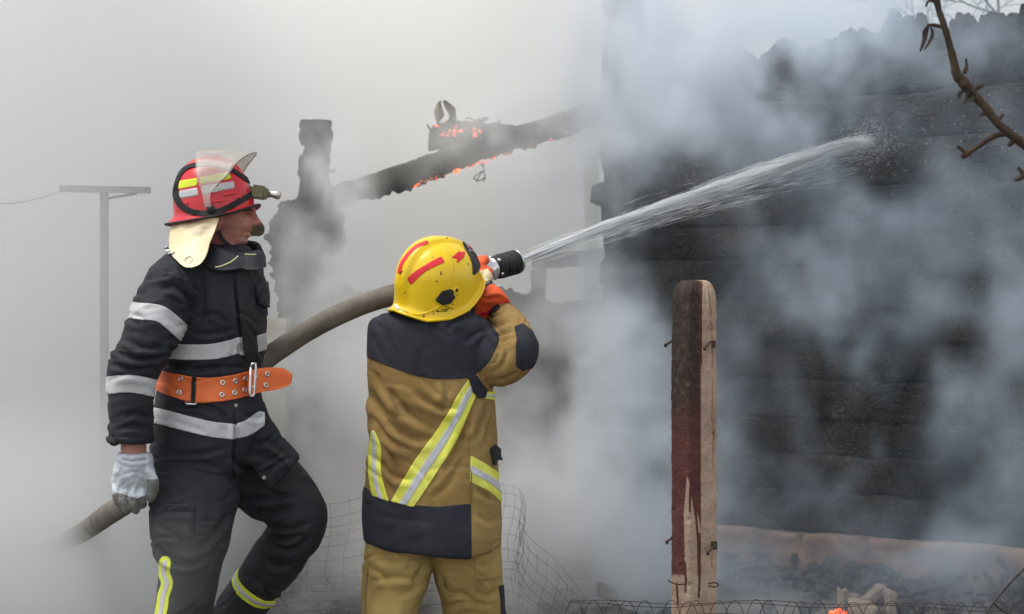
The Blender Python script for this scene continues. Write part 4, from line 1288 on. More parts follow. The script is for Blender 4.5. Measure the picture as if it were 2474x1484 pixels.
# --- skin, nearly all of it covered
m = MB(); m.sphere(P(1062, 680, 6.08), .095, .085, .115, 24, 16)
m.sphere(P(1105, 690, 6.13), .045, .045, .075, 16, 12)
m.sphere(P(1135, 690, 6.17), .022, .016, .020, 12, 8); m.sphere(P(1112, 735, 6.15), .03, .03, .028, 12, 8)
nb = Cloth([('head', solid(m)), ('neck', loft_limb([(1062, 720, 6.08, .058), (1055, 770, 6.08, .06), (1050, 810, 6.1, .07)], 4)),
            ('torso', loft_rows([(790, 960, 1130, .08, 6.1), (850, 930, 1160, .12, 6.1), (1000, 930, 1160, .12, 6.1), (1200, 920, 1170, .13, 6.1), (1290, 930, 1160, .12, 6.1)], 4, 24)),
            ('arm', loft_limb([(1140, 850, 6.1, .06), (1210, 866, 6.05, .05), (1250, 846, 6.03, .042), (1228, 790, 6.12, .038), (1195, 735, 6.26, .032), (1172, 690, 6.3, .03)], 4)),
            ('arm', loft_limb([(960, 850, 6.15, .06), (960, 900, 6.3, .05), (990, 870, 6.5, .04), (1050, 760, 6.46, .034)], 4)),
            ('leg', loft_limb([(975, 1270, 6.1, .09), (950, 1440, 6.08, .07), (930, 1650, 6.05, .05), (915, 1840, 6.05, .04)], 4)),
            ('leg', loft_limb([(1130, 1270, 6.1, .09), (1145, 1440, 6.15, .07), (1165, 1650, 6.18, .05), (1175, 1830, 6.2, .04)], 4))], 0.006, 3)
nb.mesh('body', M['skin'], noz)

# --- coat
ct = loft_rows([(742, 1010, 1100, .05, 6.09), (752, 965, 1130, .072, 6.09), (763, 915, 1155, .10, 6.1), (782, 893, 1182, .135, 6.1), (830, 888, 1200, .152, 6.1), (900, 888, 1192, .158, 6.1), (960, 889, 1192, .16, 6.1),
                (1040, 892, 1197, .16, 6.1), (1120, 888, 1202, .165, 6.1), (1190, 881, 1206, .17, 6.1), (1260, 878, 1210, .172, 6.1), (1322, 880, 1212, .172, 6.1)], 6, 48, 2.5)
ca = loft_limb([(1120, 860, 6.08, .085), (1165, 858, 6.07, .092), (1208, 868, 6.04, .086), (1240, 862, 6.02, .070), (1254, 838, 6.03, .060), (1240, 800, 6.08, .056), (1220, 770, 6.16, .050), (1204, 748, 6.21, .044)], 7, 30)
ca2 = loft_limb([(965, 840, 6.14, .085), (965, 880, 6.22, .075), (972, 900, 6.36, .06), (985, 860, 6.45, .055), (1040, 780, 6.46, .05)], 5, 22)
co = Cloth([('torso', ct), ('arm', ca), ('armfar', ca2)], 0.0056, 5)
# the hem dips in the middle
def hem_shift(x): return np.interp(x, [870, 885, 930, 1000, 1080, 1130, 1170, 1215], [-22, -18, -8, 2, 10, 13, 6, -8])
w_ = np.clip((co.px[:, 1] - 1180) / 140, 0, 1) * co.is_('torso')
co.V[:, 2] -= hem_shift(co.px[:, 0]) * K * (co.V[:, 1] + CAM_D) * w_; co.normals()
ma = co.is_('arm').astype(float); mt = 1 - ma
yok = (co.px[:, 1] < 905).astype(float)
co.ripple(0.0045, 4.5, 21, (1, 1, 0.8), 2.2, mt * (1 - .75 * yok))
co.rumple(22, lambda x, y: 38 if x < 1120 else 65, .0050, 8, 130, 4, mt * (1 - yok) * (co.px[:, 1] < 1215))
co.rumple(22, lambda x, y: 60, .0030, 8, 90, 6, mt * yok)
co.rumple(16, lambda x, y: 10 if x < 1235 else 70, .004, 4, 45, 5, ma)
co.creases([([(900, 1000), (940, 1060), (1000, 1090)], 1.5, 1.3), ([(895, 940), (930, 1010), (985, 1055), (1050, 1060)], 1.5, 1.4), ([(930, 930), (990, 1000), (1060, 1045)], 1.0, 1.3), ([(1000, 950), (1060, 985), (1110, 985)], 1.0),
            ([(915, 1110), (950, 1150), (1000, 1160)], 1.0), ([(925, 1070), (950, 1120), (958, 1160)], 1.0), ([(1135, 1010), (1105, 1080), (1070, 1150)], .9), ([(1120, 1100), (1080, 1170), (1040, 1205)], .7),
            ([(1070, 920), (1080, 950), (1075, 985)], .7), ([(1180, 970), (1160, 1030), (1140, 1070)], 1.1), ([(1195, 985), (1175, 1050), (1165, 1090)], .9), ([(1150, 1180), (1175, 1200), (1200, 1215)], .8), ([(1150, 1240), (1180, 1260), (1205, 1250)], .6),
            ([(890, 1235), (960, 1255), (1060, 1262)], .2), ([(1085, 800), (1090, 780), (1120, 772)], 1.2), ([(1120, 830), (1160, 800), (1190, 800)], .8), ([(905, 780), (930, 800), (940, 840)], .6)], 0.013, 9, mt)
co.creases([([(1168, 775), (1195, 790), (1235, 775)], 1.2), ([(1175, 790), (1205, 808), (1248, 800)], 1.3), ([(1185, 803), (1215, 822), (1255, 812)], 1.3), ([(1192, 800), (1222, 835), (1218, 870), (1190, 905)], 1.3, 1.2), ([(1200, 815), (1208, 850), (1190, 885)], 1.0), ([(1190, 925), (1225, 912), (1255, 900)], .8),
            ([(1165, 760), (1190, 765), (1222, 750)], .8)], 0.009, 7, ma)
coat = co.mesh('coat', M['tan'], noz)
torso_m = co.is_('torso'); arm_m = co.is_('arm')
def only(f, mk): f = f.copy(); f[~mk] = -50; return f
yoke_edge = [(880, 858)] + Z4([(0, 1150), (200, 1230), (400, 1290), (600, 1310), (790, 1295), (860, 1260), (950, 1180), (1020, 1060), (1050, 950), (1020, 890)])
yp = [(870, 853)] + [tuple(q) for q in spline(yoke_edge[1:], 4)] + [(1188, 790), (1170, 740), (1050, 715), (870, 740)]
co.patch('yoke', np.where(co.is_('armfar') | ((co.front < .3) & arm_m), -50, co.poly(yp, False)), M['blue_black'], coat, .0022, .005)
hemp = [(870, 1168), (882.6, 1176), (900, 1194), (943, 1210), (1001, 1221), (1060, 1224.5), (1137, 1217), (1139, 1380), (1000, 1380), (860, 1380)]
co.patch('hem_panel', only(co.poly(hemp, False), torso_m), M['blue_black'], coat, .0022, .005)
co.patch('side_panel', only(co.poly([(1139, 975), (1160, 962), (1176, 962), (1215, 975), (1225, 1380), (1141, 1380), (1138, 1200), (1136, 1080)]), torso_m), M['tan_side'], coat, .0014, .004)
def offs(l, r, a, b):
    """A strip between fractions a and b of the way from rail l to rail r."""
    L_, R_ = np.array(spline(l, 6)), np.array(spline(r, 6))
    t = np.linspace(0, 1, 40)
    def at(q, t): return np.stack([np.interp(t, np.linspace(0, 1, len(q)), q[:, i]) for i in range(2)], 1)
    A, B = at(L_, t), at(R_, t)
    return [tuple(q) for q in A + (B - A) * a] + [tuple(q) for q in (A + (B - A) * b)[::-1]]
def tri_tape(l, r, mk, nm):
    co.patch(nm, only(co.poly(offs(l, r, 0, 1)), mk), M['lime2'], coat, .0030, .004)
    co.patch(nm + '_silver', only(co.poly(offs(l, r, .36, .66)), mk), M['tape2'], coat, .0042, .003)
tri_tape(Z5([(740, 20), (660, 140), (610, 235), (520, 370), (390, 550), (255, 785)]), Z5([(800, 70), (770, 150), (720, 270), (640, 440), (530, 620), (395, 820)]), torso_m, 'back_stripe')
tri_tape(Z5([(138, 345), (122, 430), (117, 520), (119, 620), (130, 700), (142, 748)]), Z5([(152, 345), (190, 440), (194, 520), (194, 600), (210, 680), (242, 785)]), torso_m, 'back_stripe')
tri_tape(Z5([(748, 500), (800, 530), (860, 565), (925, 612), (940, 640)]), Z5([(744, 662), (800, 690), (860, 722), (915, 770), (940, 800)]), torso_m, 'side_stripe')
tri_tape(Z5([(838, 108), (870, 104), (908, 100)]), Z5([(838, 148), (870, 152), (910, 164)]), torso_m, 'side_stripe')
co.patch('shoulder_tab', np.maximum(only(co.poly(Z4([(785, 1290), (850, 1270), (905, 1345), (945, 1395), (925, 1462), (880, 1470), (825, 1420)])), torso_m | arm_m), -50), M['blue_black'], coat, .007, .009)
co.patch('elbow_patch', only(co.poly([(1243, 790), (1262, 782), (1285, 800), (1310, 850), (1300, 885), (1262, 895), (1247, 885), (1246, 845), (1248, 815)]), arm_m), M['blue_black'], coat, .003, .005)
co.patch('wrist_strap', only(co.band([(1158, 770), (1175, 757), (1200, 742)], 8), arm_m), M['strap'], coat, .003, .005)
M['seam'] = surf('stitching', (0.14, 0.085, 0.035), (0.2, 0.12, 0.05), 30, 0.9, 0)
co.patch('seam', only(co.band([(1138, 965), (1137, 1100), (1138, 1215)], 1.3), torso_m), M['seam'], coat, .0046, .004)
co.patch('hem_seam', only(co.band([(1140, 1320), (1175, 1316), (1215, 1296)], 1.2), torso_m), M['seam'], coat, .003, .003)
# torch loop clipped to the side
cb = co.bvh()
q0 = P(1199, 1098, 5.99)
mm = MB(); kq = K * 6.0
poly = [((x - 1237) * kq, EYE + (742 - y) * kq) for x, y in [(1182, 1087), (1198, 1075), (1211, 1087), (1211, 1104), (1215, 1112), (1201, 1112), (1200, 1124), (1194, 1124), (1192, 1108)]]
mm.prism(poly, 0.0, .03); mm.build('belt_clip', M['strap'], coat, False)
# --- trousers
tl = loft_rows([(1255, 895, 1060, .13, 6.1), (1320, 884, 1050, .128, 6.1), (1372, 879, 1043, .12, 6.09), (1430, 876, 1027, .112, 6.08), (1490, 876, 1004, .105, 6.06), (1600, 868, 992, .098, 6.05), (1760, 862, 975, .088, 6.05), (1846, 862, 970, .085, 6.05)], 5, 34, 2.3)
t2 = loft_rows([(1255, 1040, 1200, .13, 6.12), (1320, 1038, 1209, .128, 6.12), (1372, 1046, 1212, .12, 6.13), (1430, 1064, 1217, .112, 6.15), (1490, 1072, 1221, .105, 6.16), (1600, 1092, 1228, .098, 6.18), (1760, 1112, 1232, .088, 6.2), (1832, 1116, 1230, .085, 6.2)], 5, 34, 2.3)
tt = Cloth([('left', tl), ('right', t2)], 0.006, 5)
tt.ripple(0.006, 5, 31, (1, 1, 1), 1.6)
tt.rumple(22, lambda x, y: -15 if x < 1045 else 15, .006, 7, 95, 9)
tt.creases([([(900, 1405), (950, 1395), (1010, 1400)], 1.2), ([(890, 1370), (930, 1395), (935, 1430)], .8), ([(990, 1430), (1010, 1390), (1035, 1350)], 1.1), ([(960, 1440), (1000, 1425), (1020, 1400)], .9), ([(900, 1350), (960, 1358), (1020, 1345)], .6),
            ([(1075, 1445), (1110, 1435), (1150, 1450)], 1.4), ([(1070, 1470), (1120, 1455), (1190, 1462)], 1.2), ([(1140, 1425), (1175, 1440), (1205, 1425)], 1.1), ([(1060, 1380), (1075, 1420), (1100, 1440)], .9), ([(1095, 1355), (1140, 1370), (1190, 1358)], .5)], 0.010, 8)
trou = tt.mesh('trousers', M['tan_leg'], noz)
tt.patch('cargo_pocket', np.minimum(tt.poly([(1143, 1320), (1225, 1310), (1225, 1392), (1165, 1402), (1150, 1395)]), np.where(tt.is_('right'), 50, -50)), M['tan_leg'], trou, .003, .006)
tt.patch('knee_patch', np.minimum(tt.poly([(1204, 1416), (1235, 1408), (1240, 1520), (1210, 1520), (1209, 1450)]), np.where(tt.is_('right'), 50, -50)), M['blue_black'], trou, .003, .005)
tt.patch('seam', np.minimum(tt.band([(892, 1320), (890, 1370), (884, 1440), (882, 1500)], 1.2), np.where(tt.is_('left'), 50, -50)), M['seam'], trou, .0015, .003)
boot('boot', Vector((P(916, 1850, 6.05).x, 0.05, 0.10)), (-0.25, 0.95, 0), noz)
boot('boot', Vector((P(1174, 1840, 6.2).x, 0.2, 0.10)), (0.65, 0.75, 0), noz)

# --- yellow helmet
YC = P(1058, 677, 6.07)
def yellow_helmet():
    na, nt_ = 160, 64
    A = np.array([0, 25, 50, 75, 100, 130, 155, 180]); Zr = np.array([.040, .026, -.026, -.078, -.108, -.122, -.112, -.104])
    V = []
    for j in range(nt_ + 1):
        t = j / nt_
        for i in range(na):
            a = 2 * math.pi * i / na
            deg = abs((math.degrees(a) + 180) % 360 - 180)
            zr = float(np.interp(deg, A, Zr))
            ca, sa = math.cos(a), math.sin(a)
            ax_ = .150 if ca > 0 else .148
            # from the rim up to the equator, then over the top
            if t < .4:
                s_ = t / .4; z = zr + (max(zr, 0) + .012 - zr) * s_ if zr < .012 else zr + (.03) * s_ * .4
                if zr >= .012: z = zr + .012 * s_
                zz = z / .132 if z > 0 else z / .30
                c_ = math.sqrt(max(0, 1 - min(.98, zz * zz)))
                flare = .012 * max(0, 1 - s_ * 5) ** 1.3 * (1 if deg > 30 else .5) + .010 * max(0, -ca) ** 2 * max(0, 1 - s_ * 2.2) ** 2
            else:
                s_ = (t - .4) / .6
                z0 = max(zr, .0) + .012
                th0 = math.asin(min(.95, z0 / .132)); th = th0 + (math.pi / 2 - th0) * s_
                z = .132 * math.sin(th); c_ = math.cos(th) ** .92; flare = 0
            x, y = (ax_ * c_ + flare) * ca, (.120 * c_ + flare) * sa
            # broad crest fore and aft
            up = min(1, max(0, (z + .10) / .08))
            e = max(0, min(1, (.040 - abs(y)) / .016)); e = e * e * (3 - 2 * e)
            if z > -.09 and (ca < 0 or z > .04):
                n_ = Vector((x / .148 ** 2, y / .12 ** 2, z / .132 ** 2)).normalized()
                x, y, z = x + n_.x * .013 * e * up, y, z + n_.z * .013 * e * up
            V.append((x, y, z))
    F = []
    for j in range(nt_):
        for i in range(na):
            k = (i + 1) % na
            F.append((j * na + i, j * na + k, (j + 1) * na + k, (j + 1) * na + i))
    n0 = len(V)
    V += [(x * .965, y * .96, z * .965) for x, y, z in V[:n0]]
    F += [tuple(n0 + q for q in f)[::-1] for f in F[:]]
    F += [(i, n0 + i, n0 + (i + 1) % na, (i + 1) % na) for i in range(na)]
    rot = Matrix.Rotation(R(40), 3, 'Z') @ Matrix.Rotation(R(2), 3, 'Y') @ Matrix.Rotation(R(9), 3, 'X')
    return [rot @ (Vector(v) * .96) + YC for v in V], F, na, rot
V, F, na, yrot = yellow_helmet()
yh = Grid(V, F)
yel = yh.mesh('helmet', M['yellow'], noz)
outer = np.arange(len(yh.V)) < len(yh.V) // 2
def yo(f): f = f.copy(); f[~outer] = -50; return f
rimp = [Vector(V[i]) for i in range(na)] + [Vector(V[0])]
MB().tube(rimp, .0048, 8, False).build('rim_bead', M['yellow'], yel)
yh.patch('red_stripe', yo(yh.poly(ZH([(310, 745), (400, 660), (480, 600), (560, 550), (700, 465), (860, 385), (920, 480), (800, 530), (640, 610), (550, 675), (480, 740), (380, 845)]))), M['redtape'], yel, .0012, .003)
yh.patch('red_stripe', yo(yh.band(ZH([(630, 160), (500, 210), (380, 300), (280, 420), (220, 520), (190, 636)]), 4.2)), M['redtape'], yel, .0012, .003)
yh.patch('red_arrow', yo(yh.poly(ZH([(1020, 410), (1140, 305), (1180, 312), (1242, 310), (1242, 345), (1215, 415), (1100, 505), (1115, 420)]))), M['redtape'], yel, .0012, .003)
front_poly = ZH([(1195, 120), (1330, 200), (1480, 330), (1530, 400), (1500, 470), (1480, 560), (1440, 640), (1385, 685), (1365, 670), (1355, 500), (1310, 380), (1240, 270), (1215, 200)])
yh.patch('badge_plate', yo(yh.poly(front_poly, False)), M['rubber'], yel, .003, .006)
EMB = yh.bvh()
def ink(q, r, name, mat, lift, n=5):
    pts = [on(EMB, x, y, lift) for x, y in [tuple(w) for w in (spline(ZH(q), n) if len(q) > 2 else ZH(q))]]
    pts = [a for a, nn in pts if (a - YC).length < .25]
    if len(pts) > 1: MB().tube(pts, r, 6).build(name, mat, yel)
ink([(1235, 195), (1262, 205), (1270, 240), (1300, 262), (1312, 310), (1340, 300), (1365, 330)], .0016, 'emblem', M['steel'], .0042)
ink([(1285, 225), (1310, 245), (1335, 275)], .0028, 'emblem', M['redtape'], .0036)
yh.patch('ear_plate', yo(yh.poly(ZH([(765, 1085), (870, 945), (1005, 905), (1040, 930), (1050, 1000), (1080, 1030), (1000, 1140), (870, 1165)]))), M['rubber'], yel, .006, .010)
yh.patch('ear_plate_rib', yo(yh.band(ZH([(885, 1150), (960, 1030), (1030, 930)]), 2.0)), M['rubber'], yel, .0085, .006)
yh.patch('shell_rib', yo(yh.band(ZH([(900, 215), (960, 310), (1020, 430), (1042, 560), (1045, 720), (1042, 890)]), 1.7)), M['yellow'], yel, .0016, .004)
yh.patch('shell_rib', yo(yh.band(ZH([(870, 1160), (790, 1215), (650, 1285), (480, 1318), (330, 1280), (210, 1215)]), 2.6)), M['yellow'], yel, .0028, .006)
yh.patch('helmet_label', yo(yh.poly(ZH([(112, 1160), (140, 1155), (205, 1220), (185, 1250), (125, 1205)]))), plain('white_label', (0.7, 0.7, 0.68), 0.5), yel, .003, .006)
INK_BVH = yh.bvh()
M['ink'] = plain('black_print', (0.02, 0.018, 0.01), 0.6)
for q in ([(905, 1235), (868, 1240), (856, 1272), (893, 1272)], [(945, 1222), (915, 1230), (903, 1268), (935, 1266), (940, 1250), (925, 1250)], [(985, 1218), (955, 1226), (948, 1268), ], [(954, 1244), (976, 1242)], [(900, 1178), (960, 1195), (1050, 1230)]):
    MB().tube([on(INK_BVH, x, y, .0003)[0] for x, y in [tuple(w) for w in (spline(ZH(q), 5) if len(q) > 2 else ZH(q))]], .0011, 6).build('print', M['ink'], yel)
yb = yh.bvh()
px_, py_ = ZH([(1107, 930)])[0]
disc(yb, px_, py_, .011, .003, 'pivot_boss', M['yellow'], yel, .006)
disc(yb, px_, py_, .0045, .004, 'pivot_screw', M['rubber'], yel)
strip3('chin_strap', [(1118, 728, 6.02), (1133, 726, 6.03), (1146, 742, 6.06), (1146, 768, 6.08)], [(1112, 748, 6.02), (1126, 742, 6.03), (1137, 752, 6.06), (1140, 772, 6.08)], .004, M['strap'], yel, 5)

# --- orange glove round the nozzle
hd = 6.27
cuff = loft_limb([(1160, 688, 6.27, .034), (1165, 700, 6.25, .033), (1173, 713, 6.215, .043), (1182, 730, 6.175, .056), (1189, 745, 6.15, .060)], 5, 24)
palm = loft_limb([(1158, 692, 6.275, .033), (1160, 676, 6.285, .038), (1161, 662, 6.295, .036), (1162, 650, 6.305, .030)], 5, 20)
fg = hand_tubes([[(1142 + 7 * i, 652 - 2 * i, 6.275 + .004 * i, .0125), (1146 + 7 * i, 636 - 1 * i, 6.285, .012), (1151 + 7 * i, 628 - 1 * i, 6.32, .0115), (1155 + 7 * i, 633, 6.37, .0105), (1157 + 7 * i, 648, 6.385, .0095)] for i in range(4)])
th = hand_tubes([[(1172, 682, 6.27, .016), (1177, 672, 6.262, .0155), (1180, 662, 6.27, .014), (1181, 652, 6.29, .012)]])
og = Cloth([('cuff', cuff), ('palm', palm), ('finger', fg), ('thumb', th)], 0.0038, 2)
og.creases([([(1146 + 7 * i, 708 - 3 * i), (1150 + 8 * i, 722 - 4 * i)], 1.4, .6) for i in range(6)] + [([(1165, 725), (1190, 722), (1210, 718)], 1.0)], 0.004, 5)
og.ripple(.003, 24, 4, (1, 1, 1), 1.8)
ogl = og.mesh('glove', M['orange'], noz)
og.patch('reflective_patch', og.poly([(1148, 684), (1160, 655), (1178, 650), (1190, 668), (1182, 682), (1158, 694)]), M['hide'], ogl, .002, .004)
og.patch('wrist_elastic', og.band([(1140, 696), (1162, 692), (1184, 682)], 5), M['strap'], ogl, .002, .004)
og.patch('cuff_binding', og.band([(1152, 764), (1180, 752), (1228, 728)], 4.5), M['redtape'], ogl, .002, .004)
# far hand under the hose
Cloth([('palm', loft_limb([(1035, 785, 6.455, .034), (1045, 765, 6.45, .042), (1052, 745, 6.45, .036)], 4, 16)),
       ('finger', hand_tubes([[(1040 + 9 * i, 748 - 4 * i, 6.42, .013), (1040 + 9 * i, 728 - 4 * i, 6.41, .0125), (1044 + 9 * i, 716 - 4 * i, 6.44, .012)] for i in range(4)])),
       ('thumb', hand_tubes([[(1062, 755, 6.46, .016), (1070, 738, 6.48, .015), (1068, 720, 6.48, .013)]]))], .005, 2).mesh('glove', M['orange'], noz)
# ------------------------------------------------------------------ hose, jet, post, fence, branch, rubble
M['hose'] = surf('grey_canvas_hose', (0.13, 0.115, 0.10), (0.22, 0.20, 0.17), 9, 0.9, 0.4, 90, cc=(0.075, 0.065, 0.06), cscale=6, clo=0.55, chi=0.75, weave=300)
hose = empty('fire_hose', P(780, 800, 6.3))
tag(hose, 'thick grey canvas fire hose running to the nozzle over the shoulder', 'hose')
path = [(-420, 1440, 11.2, .034), (-200, 1390, 10.2, .034), (-60, 1362, 9.1, .034), (80, 1336, 8.0, .034), (180, 1297, 7.0, .034), (258, 1246, 6.15, .034), (310, 1210, 5.765, .034), (345, 1185, 5.85, .034), (400, 1140, 6.15, .034), (500, 1020, 6.26, .034), (600, 905, 6.20, .034), (655, 858, 6.20, .034), (760, 790, 6.25, .034),
        (860, 742, 6.3, .034), (950, 712, 6.33, .034), (1040, 690, 6.36, .034), (1110, 672, 6.37, .034), (1160, 656, 6.37, .033)]
pr = spline(path, 14)
pts = [P(x, y, D) for x, y, D, r in pr]
for p in pts: p.z = max(p.z, 0.03)
m = MB(); m.tube(pts, [r for *_, r in pr], 22)
va = np.array([tuple(q) for q in m.v]); cen = np.repeat(np.array([tuple(q) for q in pts]), 22, 0)
d = va - cen; va += d * (0.06 * fbm(va * 14, 3))[:, None]
mesh_obj('hose_line', va.tolist(), m.f, M['hose'], hose)
n0, n1 = P(1160, 657, 6.37), P(1250, 632, 6.47)
ax = (n1 - n0); nl = ax.length; ax.normalize()
def along(prof, name, mat, n=28):
    m = MB(); m.tube([n0 + ax * (nl * s) for s, r in prof], [r for s, r in prof], n); return m.build(name, mat, hose)
along([(-.06, .030), (.0, .037), (.16, .037), (.18, .034), (.30, .034), (.31, .036), (.34, .036), (.35, .031), (.62, .030)], 'nozzle_coupling', M['alu'])
rib = []
for k in range(5):
    s = .50 + .095 * k
    rib += [(s, .040), (s + .02, .0415), (s + .06, .0415), (s + .065, .037), (s + .09, .037)]
along([(.34, .031), (.36, .037), (.46, .040)] + rib + [(.975, .040), (.985, .036)], 'nozzle_bumper', M['rubber'])
along([(.955, .0402), (.965, .0412), (1.0, .0405), (1.003, .034), (.96, .030)], 'nozzle_rim', M['alu'])
for w in range(5):
    a = frames([n0, n1])[0]; dr = a[1] * math.cos(w * 1.3) + a[2] * math.sin(w * 1.3)
    MB().tube([n0 + ax * (nl * .40) + dr * .034, n0 + ax * (nl * .40) + dr * .042], .006, 8).build('nozzle_lug', M['alu'], hose)

# water: thousands of threads and drops along one arc
def water():
    m, nt, b = mat_new('spray_water')
    b.inputs['Base Color'].default_value = (0.85, 0.87, 0.89, 1); b.inputs['Roughness'].default_value = 0.35
    b.inputs['Alpha'].default_value = 0.7
    b.inputs['Specular IOR Level'].default_value = 0.4
    A, B = P(1250, 632, 6.47), P(2094, 340, 10.35)
    L = B - A; dirn = L.normalized()
    side = dirn.cross(Vector((0, 0, 1))).normalized(); up = side.cross(dirn).normalized()
    def at(u, a, r):
        arc = 4 * .022 * u * (1 - u)
        spread = .016 + .050 * u ** 1.1
        return A + L * u + Vector((0, 0, arc)) + (side * math.cos(a) + up * math.sin(a)) * (r * spread) - Vector((0, 0, .03 * u * u * max(0, r - .6)))
    mb = MB()
    rnd = random.Random(11)
    def thread(u0, ln, a, r, w):
        n = max(2, int(ln / .02)); V = []; k0 = len(mb.v)
        for i in range(n + 1):
            t = i / n; u = min(1.0, u0 + ln * t)
            p = at(u, a + .3 * math.sin(9 * u + a), r)
            ww = w * (math.sin(math.pi * min(1, max(0, .06 + .88 * t))) ** .6)
            for k in range(3):
                q = 2 * math.pi * k / 3
                mb.v.append(p + side * (ww * math.cos(q)) + up * (ww * math.sin(q)))
        for i in range(n):
            for k in range(3):
                j = (k + 1) % 3
                mb.f.append((k0 + i * 3 + k, k0 + i * 3 + j, k0 + (i + 1) * 3 + j, k0 + (i + 1) * 3 + k))
    for _ in range(4600):                       # core
        thread(rnd.random() ** 1.1 * .95, rnd.uniform(.03, .11), rnd.uniform(0, 6.283), abs(rnd.gauss(0, .42)), rnd.uniform(.0005, .0013))
    for _ in range(60):
        thread(0, rnd.uniform(.08, .25), rnd.uniform(0, 6.283), min(.6, abs(rnd.gauss(0, .3))), rnd.uniform(.002, .0036))
    for _ in range(700):                        # veil falling off below and around
        thread(rnd.uniform(.03, .9), rnd.uniform(.02, .08), rnd.gauss(-1.6, .9), rnd.uniform(.5, 2.6), rnd.uniform(.0003, .0008))
    for _ in range(900):                        # splash where it strikes the logs
        c = B + Vector((rnd.gauss(0, .08), rnd.gauss(-.04, .08), rnd.gauss(0, .06)))
        d = Vector((rnd.gauss(.1, 1), rnd.gauss(-.6, .6), rnd.gauss(-.1, 1))).normalized() * rnd.uniform(.004, .02); w = rnd.uniform(.0004, .0008); k0 = len(mb.v)
        for p, ww in ((c, w * .4), (c + d * .5, w), (c + d, w * .3)):
            for k in range(3):
                q = 2 * math.pi * k / 3; mb.v.append(p + side * (ww * math.cos(q)) + up * (ww * math.sin(q)))
        for i in range(2):
            for k in range(3):
                j = (k + 1) % 3; mb.f.append((k0 + i * 3 + k, k0 + i * 3 + j, k0 + (i + 1) * 3 + j, k0 + (i + 1) * 3 + k))
    for _ in range(220):                        # drops flung off to the right
        c = P(rnd.uniform(2000, 2474), rnd.uniform(250, 760), 9.6) + Vector((0, rnd.uniform(-.5, .3), 0))
        d = Vector((rnd.uniform(.2, 1), 0, rnd.uniform(-.4, 1.2))).normalized() * rnd.uniform(.004, .018); w = rnd.uniform(.0005, .0013); k0 = len(mb.v)
        for p, ww in ((c, w * .4), (c + d * .5, w), (c + d, w * .3)):
            for k in range(3):
                q = 2 * math.pi * k / 3; mb.v.append(p + side * (ww * math.cos(q)) + up * (ww * math.sin(q)))
        for i in range(2):
            for k in range(3):
                j = (k + 1) % 3; mb.f.append((k0 + i * 3 + k, k0 + i * 3 + j, k0 + (i + 1) * 3 + j, k0 + (i + 1) * 3 + k))
    o = mb.build('water_jet', m)
    tag(o, 'white jet of water arcing from the nozzle onto the charred log wall', 'water', kind='stuff')
water()

# concrete fence post: scorched, maroon paint, pale raw side
def post_mat():
    m, nt, b = mat_new('painted_concrete')
    L = nt.links.new
    tc = nd(nt, 'ShaderNodeTexCoord'); sep = nd(nt, 'ShaderNodeSeparateXYZ'); L(tc.outputs['Object'], sep.inputs[0])
    n1 = nd(nt, 'ShaderNodeTexNoise', i_Scale=9, i_Detail=8, i_Roughness=.65); L(tc.outputs['Object'], n1.inputs['Vector'])
    n2 = nd(nt, 'ShaderNodeTexNoise', i_Scale=130, i_Detail=5); L(tc.outputs['Object'], n2.inputs['Vector'])
    raw = ramp(nt, n1.outputs['Fac'], [(.3, (.30, .205, .15, 1)), (.7, (.42, .32, .245, 1))])
    paint = ramp(nt, n1.outputs['Fac'], [(.3, (.075, .026, .022, 1)), (.75, (.13, .052, .045, 1))])
    n6 = nd(nt, 'ShaderNodeTexNoise', i_Scale=38, i_Detail=7, i_Roughness=.7); L(tc.outputs['Object'], n6.inputs['Vector'])
    soot = ramp(nt, n6.outputs['Fac'], [(.40, (.026, .020, .018, 1)), (.60, (.060, .042, .034, 1)), (.74, (.17, .12, .08, 1))])
    at = nd(nt, 'ShaderNodeAttribute', attribute_name='paint')
    def mix(f, a, c):
        mx = nd(nt, 'ShaderNodeMix', data_type='RGBA'); L(f, mx.inputs[0]); L(a, mx.inputs[6]); L(c, mx.inputs[7]); return mx.outputs[2]
    sp = nd(nt, 'ShaderNodeSeparateColor'); L(at.outputs['Color'], sp.inputs[0])
    def edge(s, amt=.35, src=None, soft=.03):
        ad = nd(nt, 'ShaderNodeMath', operation='MULTIPLY_ADD'); L((src or n1).outputs['Fac'], ad.inputs[0]); ad.inputs[1].default_value = amt; L(s, ad.inputs[2])
        dv = nd(nt, 'ShaderNodeMath', operation='DIVIDE'); L(ad.outputs[0], dv.inputs[0]); dv.inputs[1].default_value = 1 + amt
        return ramp(nt, dv.outputs[0], [(.5 - soft, (0, 0, 0, 1)), (.5 + soft, (1, 1, 1, 1))])
    col = mix(edge(sp.outputs[0], .75), raw, paint)
    col = mix(edge(sp.outputs[1], 1.2, n6, .09), col, soot)
    pit = ramp(nt, n2.outputs['Fac'], [(.28, (.5, .47, .45, 1)), (.42, (1, 1, 1, 1))])
    mm_ = nd(nt, 'ShaderNodeMix', data_type='RGBA', blend_type='MULTIPLY'); mm_.inputs[0].default_value = .8; L(col, mm_.inputs[6]); L(pit, mm_.inputs[7])
    L(mm_.outputs[2], b.inputs['Base Color'])
    bp = nd(nt, 'ShaderNodeBump', i_Strength=.7, i_Distance=.006); L(n2.outputs['Fac'], bp.inputs['Height']); L(bp.outputs[0], b.inputs['Normal'])
    b.inputs['Roughness'].default_value = .9; b.inputs['Specular IOR Level'].default_value = .2
    return m
PD = 7.0
post = empty('fence_post', (P(1677, 0, PD).x, PD - CAM_D, 0))
tag(post, 'worn concrete fence post with maroon paint and a rounded top', 'post')
